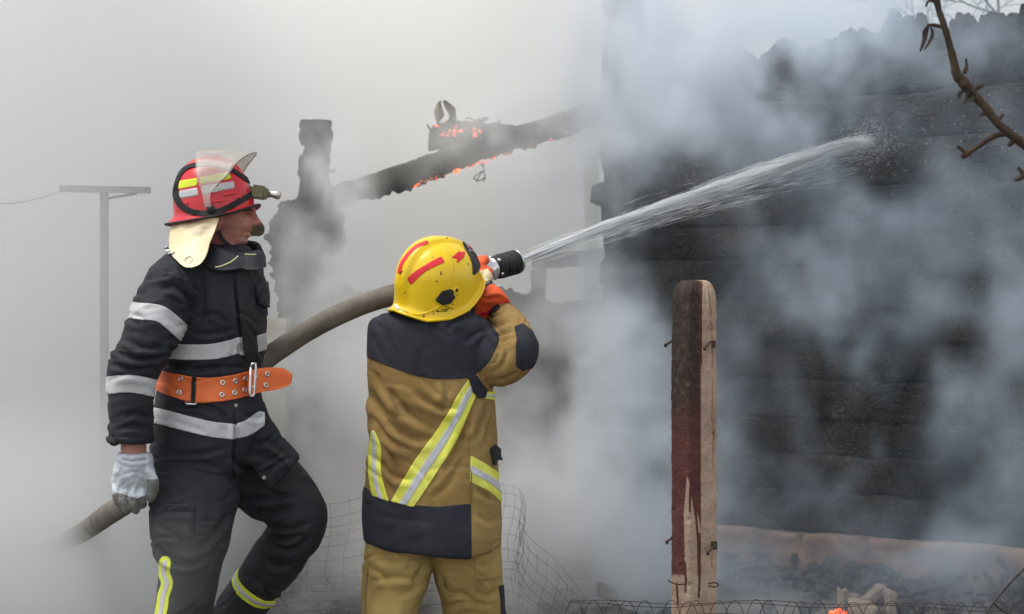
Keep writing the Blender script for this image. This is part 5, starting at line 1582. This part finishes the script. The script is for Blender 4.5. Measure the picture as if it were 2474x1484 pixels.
def build_post():
    # square post turned so that its left face looks at the camera and its right face shows narrow
    kx = K * PD; cx = P(1677, 0, PD).x; cy = PD - CAM_D
    ang = R(27); hw = .0665
    top = EYE + (742 - 678) * kx
    nz, ns = 300, 56
    V, F = [], []
    zs = list(np.linspace(-.1, top - .075, nz - 16)) + [top - .075 + .075 * math.sin(math.pi / 2 * k / 16) for k in range(1, 17)]
    for z_ in zs:
        q = min(1, max(0, (z_ - (top - .075)) / .075)); sc = .34 + .66 * math.sqrt(max(0, 1 - q * q))
        for c_ in range(4):
            for i in range(ns):
                t = -1 + 2 * i / ns
                # rounded square
                lx, ly = [(t, -1), (1, t), (-t, 1), (-1, -t)][c_]
                e = 14; l = (abs(lx) ** e + abs(ly) ** e) ** (1 / e); lx, ly = lx / l, ly / l
                lx *= .062 * sc * (1 - .06 * max(0, (z_ - (top - .35)) / .35)); ly *= .062 * (.55 + .45 * sc)
                V.append((cx + lx * math.cos(ang) - ly * math.sin(ang), cy + lx * math.sin(ang) + ly * math.cos(ang), z_ + (0 if q == 0 else 0)))
    n = 4 * ns
    for k in range(len(zs) - 1):
        for i in range(n):
            j = (i + 1) % n; F.append((k * n + i, k * n + j, (k + 1) * n + j, (k + 1) * n + i))
    F.append(tuple((len(zs) - 1) * n + i for i in range(n)))
    g = Grid(V, F)
    h = .0040 * fbm(g.V * 16, 4) + .0020 * fbm(g.V * 60, 3)
    # chipped arrises
    px = g.px
    edge = np.exp(-((px[:, 0] - 1693) / 4.5) ** 2) * g.front
    h -= edge * .012 * np.clip(fbm(g.V * 30 + 5, 3) + .1, 0, 1)
    g.push(h)
    g.creases([([(1712, 700), (1716, 745), (1718, 770)], 1.0), ([(1714, 775), (1720, 792), (1722, 800)], 1.4), ([(1720, 800), (1721, 860), (1720, 905)], .8), ([(1722, 905), (1721, 980), (1724, 1030), (1722, 1090), (1723, 1150)], .9), ([(1717, 985), (1718, 1010), (1722, 1040), (1723, 1060)], 1.0), ([(1719, 1330), (1720, 1380)], .6)], .010, 2.2)
    for hx, hy, r_ in ((1663, 1256, 5), (1646, 1366, 4), (1665, 1414, 5), (1625, 1232, 4), (1722, 1048, 4), (1730, 1090, 3)):
        d = np.hypot(px[:, 0] - hx, px[:, 1] - hy); g.push(-.008 * np.exp(-(d / r_) ** 2) * g.front)
    o = g.mesh('shaft', post_mat(), post)
    px = g.px
    lf = np.clip((1694 - px[:, 0]) / 3 + .5, 0, 1) * (px[:, 1] > 880) * (px[:, 1] < 1410)
    lf = np.where(px[:, 1] <= 880, np.clip((1697 - px[:, 0]) / 3 + .5, 0, 1), lf)
    strip = poly_sdf(px, np.array([(1660, 1150), (1666, 1170), (1673, 1215), (1680, 1260), (1684, 1310), (1686, 1480), (1656, 1480), (1654, 1330), (1652, 1240)], float))
    strip2 = poly_sdf(px, np.array([(1684, 1230), (1693, 1280), (1697, 1330), (1700, 1484), (1690, 1484), (1688, 1300)], float))
    fade = np.clip((1400 - px[:, 1]) / 40 + .5, 0, 1)
    pa = np.minimum(lf * .70, np.clip(.5 - strip / 3, 0, 1)); pa = np.minimum(pa, np.clip(.5 - strip2 / 3, 0, 1)) * fade
    for dr in ([(1690, 1290), (1691, 1380), (1688, 1442)], [(1655, 1360), (1657, 1400), (1656, 1430)], [(1667, 1180), (1667, 1235)], [(1635, 1410), (1638, 1460)]):
        d, t = dist_line(px, np.array(dr, float)); pa = np.maximum(pa, np.clip((3.2 - np.abs(d)) / 2 + .3, 0, 1) * (np.abs(d) < 6))
    so = np.clip((1120 - px[:, 1]) / 340 + .16, .16, .74) * np.clip((1430 - px[:, 1]) / 60, 0, 1) * np.clip((1690 - px[:, 0]) / 6 + .5, .22, 1)
    c = np.stack([pa, so, np.zeros_like(so), np.ones_like(so)], 1)
    at = o.data.color_attributes.new('paint', 'FLOAT_COLOR', 'POINT'); at.data.foreach_set('color', c.ravel())
build_post()
def hook(a, b, r=.0045, plate=None):
    m = MB(); m.tube([P(*a), P(*b)], r, 8); m.tube([P(b[0] - 1, b[1] - 4, b[2]), P(b[0] + 1, b[1] + 5, b[2])], r * 1.2, 8)
    m.build('hook', M['rust'], post)
hook((1626, 822, 6.93), (1608, 834, 6.90)); hook((1716, 826, 6.92), (1702, 842, 6.88)); hook((1627, 1296, 6.93), (1611, 1310, 6.9)); hook((1730, 1316, 6.92), (1710, 1336, 6.87))
MB().box(P(1724, 832, 6.935), .017, .004, .028, Matrix.Rotation(R(30), 3, 'Z')).build('hook_plate', M['rust'], post, False)
MB().box(P(1725, 1318, 6.93), .026, .004, .030, Matrix.Rotation(R(30), 3, 'Z')).build('hook_plate', M['rust'], post, False)
MB().tube([P(*q) for q in spline([(1712, 1410, 6.92), (1728, 1408, 6.90), (1735, 1413, 6.9), (1728, 1418, 6.9), (1712, 1416, 6.92)], 5)], .003, 6).build('wire_eye', M['rust'], post)
MB().tube([P(*q) for q in spline([(1614, 1402, 6.95), (1620, 1406, 6.9), (1635, 1412, 6.87), (1655, 1412, 6.87)], 5)], .003, 6).build('wire_eye', M['rust'], post)

# collapsed wire netting
net = empty('wire_netting', P(1400, 1484, 6.9)); net.location.z = 0.0
tag(net, 'collapsed wire mesh fence sagging behind the firefighters and past the post', 'fence')
def wire(pp, r=.0010, step=5):
    MB().tube([P(*q) for q in spline(pp, step)], r, 4).build('wire', M['rust'], net)
rn = random.Random(5)
ridge = [(640, 1225), (700, 1210), (780, 1215), (860, 1195), (940, 1178), (1020, 1172), (1100, 1170), (1180, 1166), (1230, 1165), (1262, 1182), (1268, 1215), (1255, 1250), (1270, 1300), (1310, 1340), (1360, 1380), (1385, 1420), (1410, 1440)]
def top_at(t):
    q = np.array(ridge, float); s = t * (len(q) - 1); i = min(int(s), len(q) - 2); return q[i] + (q[i + 1] - q[i]) * (s - i)
for k in range(11):                                # long wires follow the slumped crest and fan out below it
    off = k * 26
    pts = []
    for t in np.linspace(0, 1, 14):
        x, y = top_at(t)
        fall = 1 - .75 * max(0, t - .55) / .45
        pts.append((x - 10 * k * max(0, t - .6) + rn.uniform(-3, 3), y + off * (.55 + .6 * fall) + rn.uniform(-4, 4) + 10 * math.sin(5 * t + k), 8.3 - .02 * k + .12 * math.sin(3 * t)))
    wire(pts)
for k in range(30):                                # cross wires
    t = k / 29; x, y = top_at(t)
    n = 7; lean = 8 + 60 * max(0, t - .5)
    wire([(x - lean * (j / n) + rn.uniform(-2, 2) + 6 * math.sin(j), y + 42 * j * (.9 - .3 * t), 8.3 - .03 * j + .1 * math.sin(3 * t)) for j in range(n)], .0009)
for yy, rr in ((1455, 5), (1462, 6), (1488, 6), (1515, 5)):   # along the bottom to the right
    wire([(1380 + 80 * j, yy + rr * math.sin(j * 1.3 + yy) + (6 if j > 9 else 0) + .02 * j * j, 6.82 + .05 * math.sin(j + yy)) for j in range(15)], .0013)
for k in range(26):                                # loops of the netting standing up from it
    x = 1390 + 42 * k + rn.uniform(-14, 14); h = 12 + rn.uniform(-4, 6); yb = 1462 + .02 * (k / 2) ** 2
    wire([(x - 22, yb + 60, 6.85), (x - 10, yb + 18, 6.82), (x + 2, yb - h * .5, 6.8), (x + 16, yb - h * .7, 6.8), (x + 30, yb + 14, 6.8), (x + 44, yb + 62, 6.82)], .0013)
wire([(2374, 1500, 6.6), (2400, 1458, 6.6), (2440, 1410, 6.6), (2500, 1350, 6.6)], .0035); wire([(2400, 1458, 6.6), (2430, 1480, 6.6), (2480, 1510, 6.6)], .0035)

# bare twig reaching in from a small tree at the right, nearer the camera
M['bark'] = surf('twig_bark', (0.026, 0.017, 0.011), (0.06, 0.042, 0.026), 30, 0.85, 0.5, 120, cc=(0.085, 0.036, 0.02), cscale=18, clo=.52, chi=.72, stretch=(1, 1, .4))
M['deadleaf'] = surf('dead_leaf', (0.05, 0.045, 0.04), (0.12, 0.10, 0.075), 60, 0.8, 0.3)
TD = 4.4
tree = empty('fruit_tree', (1.75, TD - CAM_D, 0))
tag(tree, 'bare fruit tree twig with knots and withered leaves at the upper right edge', 'tree')
def limb(pp, name='twig', rough=.25, n=12, step=8):
    pr = spline(pp, step); m = MB(); m.tube([P(x, y, D) for x, y, D, r in pr], [r for *_, r in pr], n)
    va = np.array([tuple(q) for q in m.v]); cen = np.repeat(np.array([tuple(P(x, y, D)) for x, y, D, r in pr]), n, 0)
    va += (va - cen) * (rough * fbm(va * 60, 3) * 1.4)[:, None]
    return mesh_obj(name, va.tolist(), m.f, M['bark'], tree)
base = Vector((1.75, TD - CAM_D, -.1))
m = MB(); tp = [base, base + Vector((.02, 0, .6)), base + Vector((-.03, .02, 1.2)), P(2900, 620, TD), P(2860, 520, TD)]
m.tube([Vector(q) for q in (Vector(w) for w in spline([tuple(q) for q in tp], 8))], [.05] * 8 + [.045] * 8 + [.04] * 8 + [.03] * 9, 14); m.build('trunk', M['bark'], tree)
tk = .0002133 * TD
limb([(2860, 530, TD, .017), (2680, 470, TD, .0135), (2560, 410, TD, .0115), (2474, 348, TD, .0108), (2420, 308, TD, .0102), (2385, 265, TD, .0098), (2350, 225, TD, .0112), (2328, 200, TD, .0135), (2312, 180, TD, .0112), (2302, 140, TD, .0085), (2288, 85, TD, .0078), (2272, 35, TD, .0076), (2262, 0, TD, .0078), (2250, -60, TD, .006), (2246, -160, TD, .004)], 'branch')
limb([(2428, 322, TD, .0075), (2400, 330, TD, .0062), (2370, 350, TD, .0055), (2345, 366, TD, .0060), (2330, 376, TD, .0066), (2322, 378, TD, .004)])
limb([(2335, 374, TD, .0055), (2325, 362, TD, .005), (2312, 354, TD, .0035)]); limb([(2342, 368, TD, .003), (2347, 382, TD, .0015)])
limb([(2286, 62, TD, .0045), (2270, 64, TD, .004), (2256, 61, TD, .0042), (2240, 60, TD, .003)])
limb([(2330, 178, TD, .005), (2335, 160, TD, .004), (2334, 142, TD, .003)]); limb([(2345, 222, TD, .006), (2362, 212, TD, .006), (2376, 204, TD, .0035)])
limb([(2318, 178, TD, .006), (2306, 178, TD, .004), (2298, 176, TD, .002)]); limb([(2388, 262, TD, .006), (2376, 274, TD, .005), (2368, 280, TD, .003)])
limb([(2412, 292, TD, .006), (2420, 280, TD, .0045), (2424, 276, TD, .003)]); limb([(2452, 335, TD, .006), (2444, 346, TD, .006), (2436, 352, TD, .004)])
limb([(2440, 322, TD, .005), (2446, 312, TD, .0035)]); limb([(2262, 4, TD, .005), (2245, 2, TD, .003), (2236, 16, TD, .0025)])
limb([(2600, 440, TD, .009), (2520, 400, TD, .0075), (2480, 415, TD, .006), (2468, 428, TD, .0065), (2452, 436, TD, .004)]); limb([(2472, 424, TD, .005), (2464, 410, TD, .0045), (2458, 405, TD, .003)])
def leaf(pp, w, name='withered_leaf'):
    c = [P(x, y, TD - .01) for x, y in [tuple(q) for q in spline(pp, 5)]]; n = len(c); V, F = [], []
    for k, p in enumerate(c):
        ww = w * math.sin(math.pi * (k + .3) / (n + .2)) ** .8
        V += [p + Vector((-ww, -.004, 0)), p + Vector((0, .003, 0)), p + Vector((ww, -.005, 0)), p + Vector((0, .0045, 0))]
    for k in range(n - 1):
        a = 4 * k
        for i in range(4):
            j = (i + 1) % 4; F.append((a + i, a + j, a + 4 + j, a + 4 + i))
    mesh_obj(name, V, F, M['deadleaf'], tree)
leaf([(2243, 62), (2236, 82), (2231, 102), (2222, 126)], .0055); leaf([(2247, 62), (2252, 82), (2246, 100), (2232, 122)], .0045); leaf([(2240, 62), (2232, 75), (2228, 90)], .003)
leaf([(2330, 215), (2318, 228), (2316, 240)], .006); leaf([(2340, 228), (2336, 242), (2328, 252)], .006); leaf([(2345, 222), (2350, 240), (2340, 248)], .004); leaf([(2326, 208), (2336, 226), (2332, 244)], .005)

# bare tree behind the house: only its twigs show over the wall
M['farbark'] = surf('dark_bark', (0.03, 0.026, 0.022), (0.07, 0.06, 0.05), 8, 0.9, 0.4)
bt = empty('bare_tree', (3.1, 7.0, 0)); tag(bt, 'bare dark tree with fine twigs rising behind the log wall', 'tree')
def far_tree():
    rn = random.Random(3); m = MB(); tw = MB()
    def grow(p, d, r, ln, k):
        pts = [p]; 
        for i in range(4):
            d = (d + Vector((rn.gauss(0, .16), rn.gauss(0, .16), rn.gauss(.04, .1)))).normalized(); p = p + d * (ln / 4); pts.append(p)
        (m if k < 2 else tw).tube(pts, [r, r * .9, r * .8, r * .72, r * .62], 6 if k < 3 else 4)
        if k < 6:
            for _ in range(3 if k < 4 else 3):
                grow(pts[rn.choice((2, 3, 4))], (d + Vector((rn.gauss(0, .6), rn.gauss(0, .5), rn.gauss(.0, .35)))).normalized(), r * .55, ln * .68, k + 1)
    grow(Vector((3.1, 7.0, -.1)), Vector((-.05, 0, 1)), .11, 1.9, 0)
    m.build('trunk', M['farbark'], bt); tw.build('crown', M['farbark'], bt)
far_tree()

# rubble at the foot of the wall
rubble = MB(); rn = random.Random(9)
def lump(m, c, s, seed, flat=.6):
    k0 = len(m.v); m.sphere(c, s, s * rn.uniform(.6, 1), s * flat, 8, 6, Matrix.Rotation(rn.uniform(0, 3), 3, 'Z'))
    va = np.array([tuple(q) for q in m.v[k0:]]); va += s * 1.0 * np.stack([fbm(va * (1.1 / s) * .6 + seed, 2), fbm(va * (1.1 / s) * .6 + seed + 9, 2), fbm(va * (1.1 / s) * .6 + seed + 18, 2)], 1)
    m.v[k0:] = [Vector(q) for q in va]
for k in range(420):
    u = rn.uniform(0, WALL_L); d = abs(rn.gauss(.1, .35)) + .08
    c = W(u, 0, d); c.z = .02 + max(0, .12 - d * .2) * rn.random(); lump(rubble, c, rn.uniform(.012, .06), k)
for k in range(320):
    c = P(rn.uniform(700, 1620), 1484, rn.uniform(8.6, 11.4)); c.z = rn.uniform(0, .1); lump(rubble, c, rn.uniform(.02, .09), k + 500)
for k in range(110):                               # splintered lath and board ends among it
    if k < 60:
        c = W(rn.uniform(0, WALL_L), 0, abs(rn.gauss(.12, .4)) + .1)
    else:
        c = P(rn.uniform(700, 1620), 1484, rn.uniform(8.6, 11.2))
    c.z = rn.uniform(.03, .13)
    rubble.box(c, rn.uniform(.08, .3), rn.uniform(.015, .05), rn.uniform(.01, .03), Matrix.Rotation(rn.uniform(0, 3.1), 3, 'Z') @ Matrix.Rotation(rn.gauss(0, .35), 3, 'Y') @ Matrix.Rotation(rn.uniform(0, 1), 3, 'X'))
rb_o = rubble.build('rubble', M['clay'], None, False); tag(rb_o, 'burnt black rubble and ash heaped along the foot of the log wall', 'rubble', kind='stuff')
def block(px, py, D, sx, sy, sz, rz, label, mat, seed, tilt=0.2):
    m = MB(); c = P(px, py, D); m.box((0, 0, 0), sx, sy, sz)
    me = bpy.data.meshes.new('s'); me.from_pydata([tuple(v) for v in m.v], [], m.f); bm = bmesh.new(); bm.from_mesh(me)
    bmesh.ops.subdivide_edges(bm, edges=bm.edges[:], cuts=4, use_grid_fill=True)
    pa = np.array([tuple(v.co) for v in bm.verts]); pa += .34 * min(sx, sz) * np.stack([fbm(pa * 9 + seed, 3), fbm(pa * 9 + seed + 7, 3), fbm(pa * 9 + seed + 14, 3)], 1) * 1.5
    rot = Matrix.Rotation(rz, 3, 'Z') @ Matrix.Rotation(tilt, 3, 'Y')
    for v, q in zip(bm.verts, pa): v.co = rot @ Vector(q) + c
    bm.to_mesh(me); bm.free()
    o = obj_from('broken_stone', me, mat, None, True); tag(o, label, 'stone', 'broken stones in the ashes'); return o
block(2048, 1452, 9.35, .10, .09, .09, .3, 'largest pale broken stone in the ashes right of the post', M['stone'], 1)
block(2084, 1470, 9.2, .14, .08, .06, -.2, 'flat pale broken stone just below the largest one', M['stone'], 2)
block(2108, 1440, 9.5, .13, .07, .04, .5, 'thin tilted pale slab leaning behind the largest broken stone', M['stone'], 3, -.45)
block(2150, 1458, 9.4, .05, .05, .11, .5, 'narrow upright pale stone farthest right in the ashes', M['stone'], 4, .3)
block(1465, 1432, 9.0, .09, .07, .06, .2, 'orange brick lump behind the wire loops near the post', M['stucco'], 5)
block(1385, 1370, 9.5, .16, .1, .10, .2, 'orange plaster lump half hidden in smoke behind the netting', M['stucco'], 6)
for x, y, s, lb in ((2010, 1482, .016, 'glowing ember in the ashes, leftmost of three below the pale stones'), (2024, 1477, .019, 'largest glowing ember in the ashes, between two smaller ones'), (2040, 1481, .014, 'smallest glowing ember in the ashes, rightmost of three below the pale stones')):
    m = MB(); m.sphere(P(x, y, 9.15), s, s * .6, s * .7, 10, 7)
    va = np.array([tuple(q) for q in m.v]); va += s * .8 * np.stack([fbm(va * 50, 3), fbm(va * 50 + 5, 3), fbm(va * 50 + 11, 3)], 1)
    o = mesh_obj('ember', va.tolist(), m.f, M['ember']); tag(o, lb, 'ember', 'embers in the ashes')
# a charred lump in front of the wall base by the netting
o = lumpy('charred_stump', stack([(1476, 1465, 1512), (1482, 1450, 1530), (1500, 1440, 1550), (1560, 1430, 1560)], 8.2, .12, 4), M['clay'], None, .05, 8, 4, 24)
tag(o, 'black charred lump at the lower edge behind the wire loops', 'debris')
# ------------------------------------------------------------------ smoke
def smoke_mat(name, color, density, aniso=0.25, attr='density', absorb=(0.9, 0.9, 0.9)):
    m = bpy.data.materials.new(name)
    m.use_nodes = True
    nt = m.node_tree
    nt.nodes.clear()
    o = nt.nodes.new('ShaderNodeOutputMaterial')
    v = nt.nodes.new('ShaderNodeVolumePrincipled')
    v.inputs['Color'].default_value = c4(color)
    v.inputs['Absorption Color'].default_value = c4(absorb)
    v.inputs['Density'].default_value = density
    v.inputs['Density Attribute'].default_value = attr
    v.inputs['Anisotropy'].default_value = aniso
    nt.links.new(v.outputs[0], o.inputs['Volume'])
    return m

class X:
    """Field arithmetic that writes geometry nodes."""
    nt = None
    def __init__(s, sock): s.s = sock
    @staticmethod
    def m(op, *a):
        n = X.nt.nodes.new('ShaderNodeMath'); n.operation = op
        for i, q in enumerate(a):
            if isinstance(q, X): X.nt.links.new(q.s, n.inputs[i])
            else: n.inputs[i].default_value = q
        return X(n.outputs[0])
    def __add__(s, o): return X.m('ADD', s, o)
    def __radd__(s, o): return X.m('ADD', o, s)
    def __sub__(s, o): return X.m('SUBTRACT', s, o)
    def __rsub__(s, o): return X.m('SUBTRACT', o, s)
    def __mul__(s, o): return X.m('MULTIPLY', s, o)
    def __rmul__(s, o): return X.m('MULTIPLY', o, s)
    def __truediv__(s, o): return X.m('DIVIDE', s, o)
    def step(s, a, b, lo=0.0, hi=1.0):
        n = X.nt.nodes.new('ShaderNodeMapRange'); n.interpolation_type = 'SMOOTHSTEP'
        X.nt.links.new(s.s, n.inputs[0])
        for k, q in zip((1, 2, 3, 4), (a, b, lo, hi)): n.inputs[k].default_value = q
        return X(n.outputs[0])

def smoke_volume(name, lo, hi, vox, field, mat):
    o = mesh_obj(name, [(0, 0, 0), (0.01, 0, 0), (0, 0.01, 0)], [(0, 1, 2)], mat)
    ng = bpy.data.node_groups.new(name, 'GeometryNodeTree')
    ng.interface.new_socket('Geometry', in_out='INPUT', socket_type='NodeSocketGeometry')
    ng.interface.new_socket('Geometry', in_out='OUTPUT', socket_type='NodeSocketGeometry')
    X.nt = ng
    pos = ng.nodes.new('GeometryNodeInputPosition')
    vc = ng.nodes.new('GeometryNodeVolumeCube')
    vc.inputs['Min'].default_value = lo; vc.inputs['Max'].default_value = hi
    for k, a, b in zip('XYZ', lo, hi): vc.inputs['Resolution ' + k].default_value = max(4, int((b - a) / vox))
    d = field(ng, pos.outputs[0])
    ng.links.new(d.s, vc.inputs['Density'])
    sm = ng.nodes.new('GeometryNodeSetMaterial'); sm.inputs['Material'].default_value = mat
    ng.links.new(vc.outputs[0], sm.inputs['Geometry'])
    out = ng.nodes.new('NodeGroupOutput')
    ng.links.new(sm.outputs[0], out.inputs[0])
    md = o.modifiers.new('smoke', 'NODES'); md.node_group = ng
    tag(o, kind='stuff')
    return o

def noise_f(ng, vec, scale, detail=3, rough=0.55, w=0.0, color=False):
    n = ng.nodes.new('ShaderNodeTexNoise')
    n.noise_dimensions = '4D'
    n.inputs['W'].default_value = w
    n.inputs['Scale'].default_value = scale; n.inputs['Detail'].default_value = detail; n.inputs['Roughness'].default_value = rough
    ng.links.new(vec, n.inputs['Vector'])
    return n.outputs['Color'] if color else X(n.outputs['Fac'])

def vmath(ng, op, a, b):
    n = ng.nodes.new('ShaderNodeVectorMath'); n.operation = op
    for i, q in enumerate((a, b)):
        if isinstance(q, tuple): n.inputs[i].default_value = q
        else: ng.links.new(q, n.inputs[i])
    return n.outputs[0]

# billows: (view x, view y, distance, half size across, up, deep, density)
PUFFS = [
    # between the hose man and the house, rising from the low wall
    (1430, 1180, 9.6, 0.50, 0.85, 0.9, 4.2),
    (1500, 880, 10.2, 0.45, 0.62, 0.7, 3.0),
    (1560, 1330, 9.2, 0.45, 0.40, 0.7, 2.0),
    (1330, 820, 10.6, 0.45, 0.50, 0.6, 2.0),
    (1270, 1330, 8.4, 0.6, 0.50, 0.8, 2.2),
    (900, 1000, 10.0, 0.65, 0.9, 1.0, 3.2),
    (760, 830, 10.8, 0.45, 0.6, 0.5, 1.9),
    (1000, 1350, 8.2, 0.9, 0.50, 0.9, 1.9),
    (1180, 1040, 9.6, 0.5, 0.7, 0.8, 1.8),
    # in front of the log wall
    (1640, 330, 9.9, 0.60, 0.60, 0.8, 5.08),
    (1800, 220, 9.7, 0.70, 0.48, 0.8, 4.16),
    (1540, 160, 10.3, 0.36, 0.70, 0.6, 4.39),
    (1980, 90, 9.6, 0.7, 0.40, 0.7, 3.47),
    (2200, 120, 9.2, 0.5, 0.40, 0.7, 1.85),
    (2230, 430, 9.0, 0.6, 0.6, 0.8, 1.03),
    (2260, 780, 8.9, 0.55, 0.50, 0.7, 1.36),
    (2010, 760, 9.2, 0.65, 0.42, 0.7, 1.09),
    (1880, 1020, 9.2, 0.62, 0.48, 0.7, 1.30),
    (2200, 1050, 8.9, 0.70, 0.52, 0.7, 1.20),
    (1830, 600, 9.6, 0.42, 0.46, 0.6, 1.03),
    (1640, 620, 10.2, 0.35, 0.40, 0.5, 0.76),
    (2120, 250, 9.2, 0.55, 0.48, 0.6, 1.74),
    (1900, 1390, 9.0, 0.9, 0.34, 0.7, 1.14),
    (2330, 1330, 8.6, 0.6, 0.40, 0.6, 0.87),
    # about the leaning beam and the corner
    (1290, 300, 10.3, 0.42, 0.32, 0.5, 4.2),
    (1420, 260, 10.5, 0.42, 0.40, 0.5, 5.5),
    (1110, 330, 10.6, 0.40, 0.28, 0.5, 1.8),
    (770, 430, 10.7, 0.36, 0.42, 0.5, 3.6),
    (740, 620, 10.6, 0.40, 0.50, 0.5, 6.5),
    (1380, 640, 11.7, 0.5, 0.40, 0.5, 2.6),
    # spray hanging where the jet strikes
    (2090, 345, 10.1, 0.16, 0.13, 0.16, 2.4),
    # drifting past the walking man's legs
    (470, 1420, 5.45, 0.18, 0.22, 0.2, 0.35),
]
def near_field(ng, pos):
    sep = ng.nodes.new('ShaderNodeSeparateXYZ'); ng.links.new(pos, sep.inputs[0])
    x, y, z = (X(sep.outputs[i]) for i in range(3))
    # domain warp so that the billows curl
    w1 = vmath(ng, 'SUBTRACT', noise_f(ng, pos, 0.9, 2, 0.5, 1.3, True), (0.5, 0.5, 0.5))
    wp = vmath(ng, 'ADD', pos, vmath(ng, 'MULTIPLY', w1, (0.9, 0.9, 0.9)))
    w2 = vmath(ng, 'SUBTRACT', noise_f(ng, wp, 2.6, 2, 0.5, 4.1, True), (0.5, 0.5, 0.5))
    wq = vmath(ng, 'ADD', wp, vmath(ng, 'MULTIPLY', w2, (0.32, 0.32, 0.32)))
    st = vmath(ng, 'MULTIPLY', wq, (1.0, 1.0, 0.75))
    b1 = noise_f(ng, st, 1.55, 5, 0.62, 0.4).step(0.46, 0.62)
    b0 = noise_f(ng, wp, 0.8, 3, 0.55, 2.2).step(0.34, 0.66)
    b2 = noise_f(ng, wq, 5.6, 4, 0.68, 7.7).step(0.36, 0.62)
    total = None
    for px, py, D, sx, sz, sy, den in PUFFS:
        c = P(px, py, D)
        q = vmath(ng, 'DIVIDE', vmath(ng, 'SUBTRACT', wp, tuple(c)), (sx, sy, sz))
        ln = ng.nodes.new('ShaderNodeVectorMath'); ln.operation = 'LENGTH'; ng.links.new(q, ln.inputs[0])
        g = X(ln.outputs['Value']).step(1.35, 0.15) * den
        total = g if total is None else total + g
    # a bank that closes in on the left, thicker away from the camera
    bank = (0 - x - 0.085 * y).step(0.95, 1.9) * y.step(0.05, 1.8) * 0.70
    back = y.step(5.4, 7.4) * z.step(6.5, 1.5) * 0.8
    ground_ = z.step(0.9, 0.0) * y.step(1.2, 3.0) * 0.12
    thin = y.step(1.0, 3.5) * 0.006
    veil = (0 - x).step(1.2, 1.6) * y.step(-0.05, 0.5) * z.step(1.25, 0.6) * 2.2
    return total * (b1 * (b2 * 2.2 + 0.2) + 0.008) + (bank + veil + back + ground_) * (b0 * 0.6 + 0.6) + thin

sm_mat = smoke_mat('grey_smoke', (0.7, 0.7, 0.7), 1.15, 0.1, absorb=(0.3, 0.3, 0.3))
# three kinds of smoke: pale steam on the left, sooty grey in the middle, thin blue wood smoke by the logs
_nt = sm_mat.node_tree
_g = nd(_nt, 'ShaderNodeNewGeometry'); _sx = nd(_nt, 'ShaderNodeSeparateXYZ'); _nt.links.new(_g.outputs['Position'], _sx.inputs[0])
_mr = nd(_nt, 'ShaderNodeMapRange', i_1=-2.5, i_2=2.5); _nt.links.new(_sx.outputs[0], _mr.inputs[0])
_cr = ramp(_nt, _mr.outputs[0], [(0.22, (.92, .93, .925, 1)), (0.42, (.94, .915, .855, 1)), (0.54, (.72, .73, .74, 1)), (0.64, (.62, .70, .79, 1)), (0.85, (.58, .69, .82, 1))])
_mz = nd(_nt, 'ShaderNodeMapRange', i_1=0.2, i_2=2.4, i_3=0.78, i_4=1.0); _nt.links.new(_sx.outputs[2], _mz.inputs[0])   # dimmer light low down, put into the smoke colour by height
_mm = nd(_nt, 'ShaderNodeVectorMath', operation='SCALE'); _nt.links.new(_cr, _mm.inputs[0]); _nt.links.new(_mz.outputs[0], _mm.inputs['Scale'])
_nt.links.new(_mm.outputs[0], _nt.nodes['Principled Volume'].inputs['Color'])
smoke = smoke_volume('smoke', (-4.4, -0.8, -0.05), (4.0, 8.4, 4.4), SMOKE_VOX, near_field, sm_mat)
# the far smoke is even: a closed block that goes on behind
m = MB(); m.box((0, 22, 3.35), 70, 27.0, 7.1)
far = m.build('smoke_bank', smoke_mat('far_smoke', (0.90, 0.85, 0.75), 0.22, 0.1, attr='', absorb=(0.4, 0.4, 0.4)), None, False)
tag(far, kind='stuff')
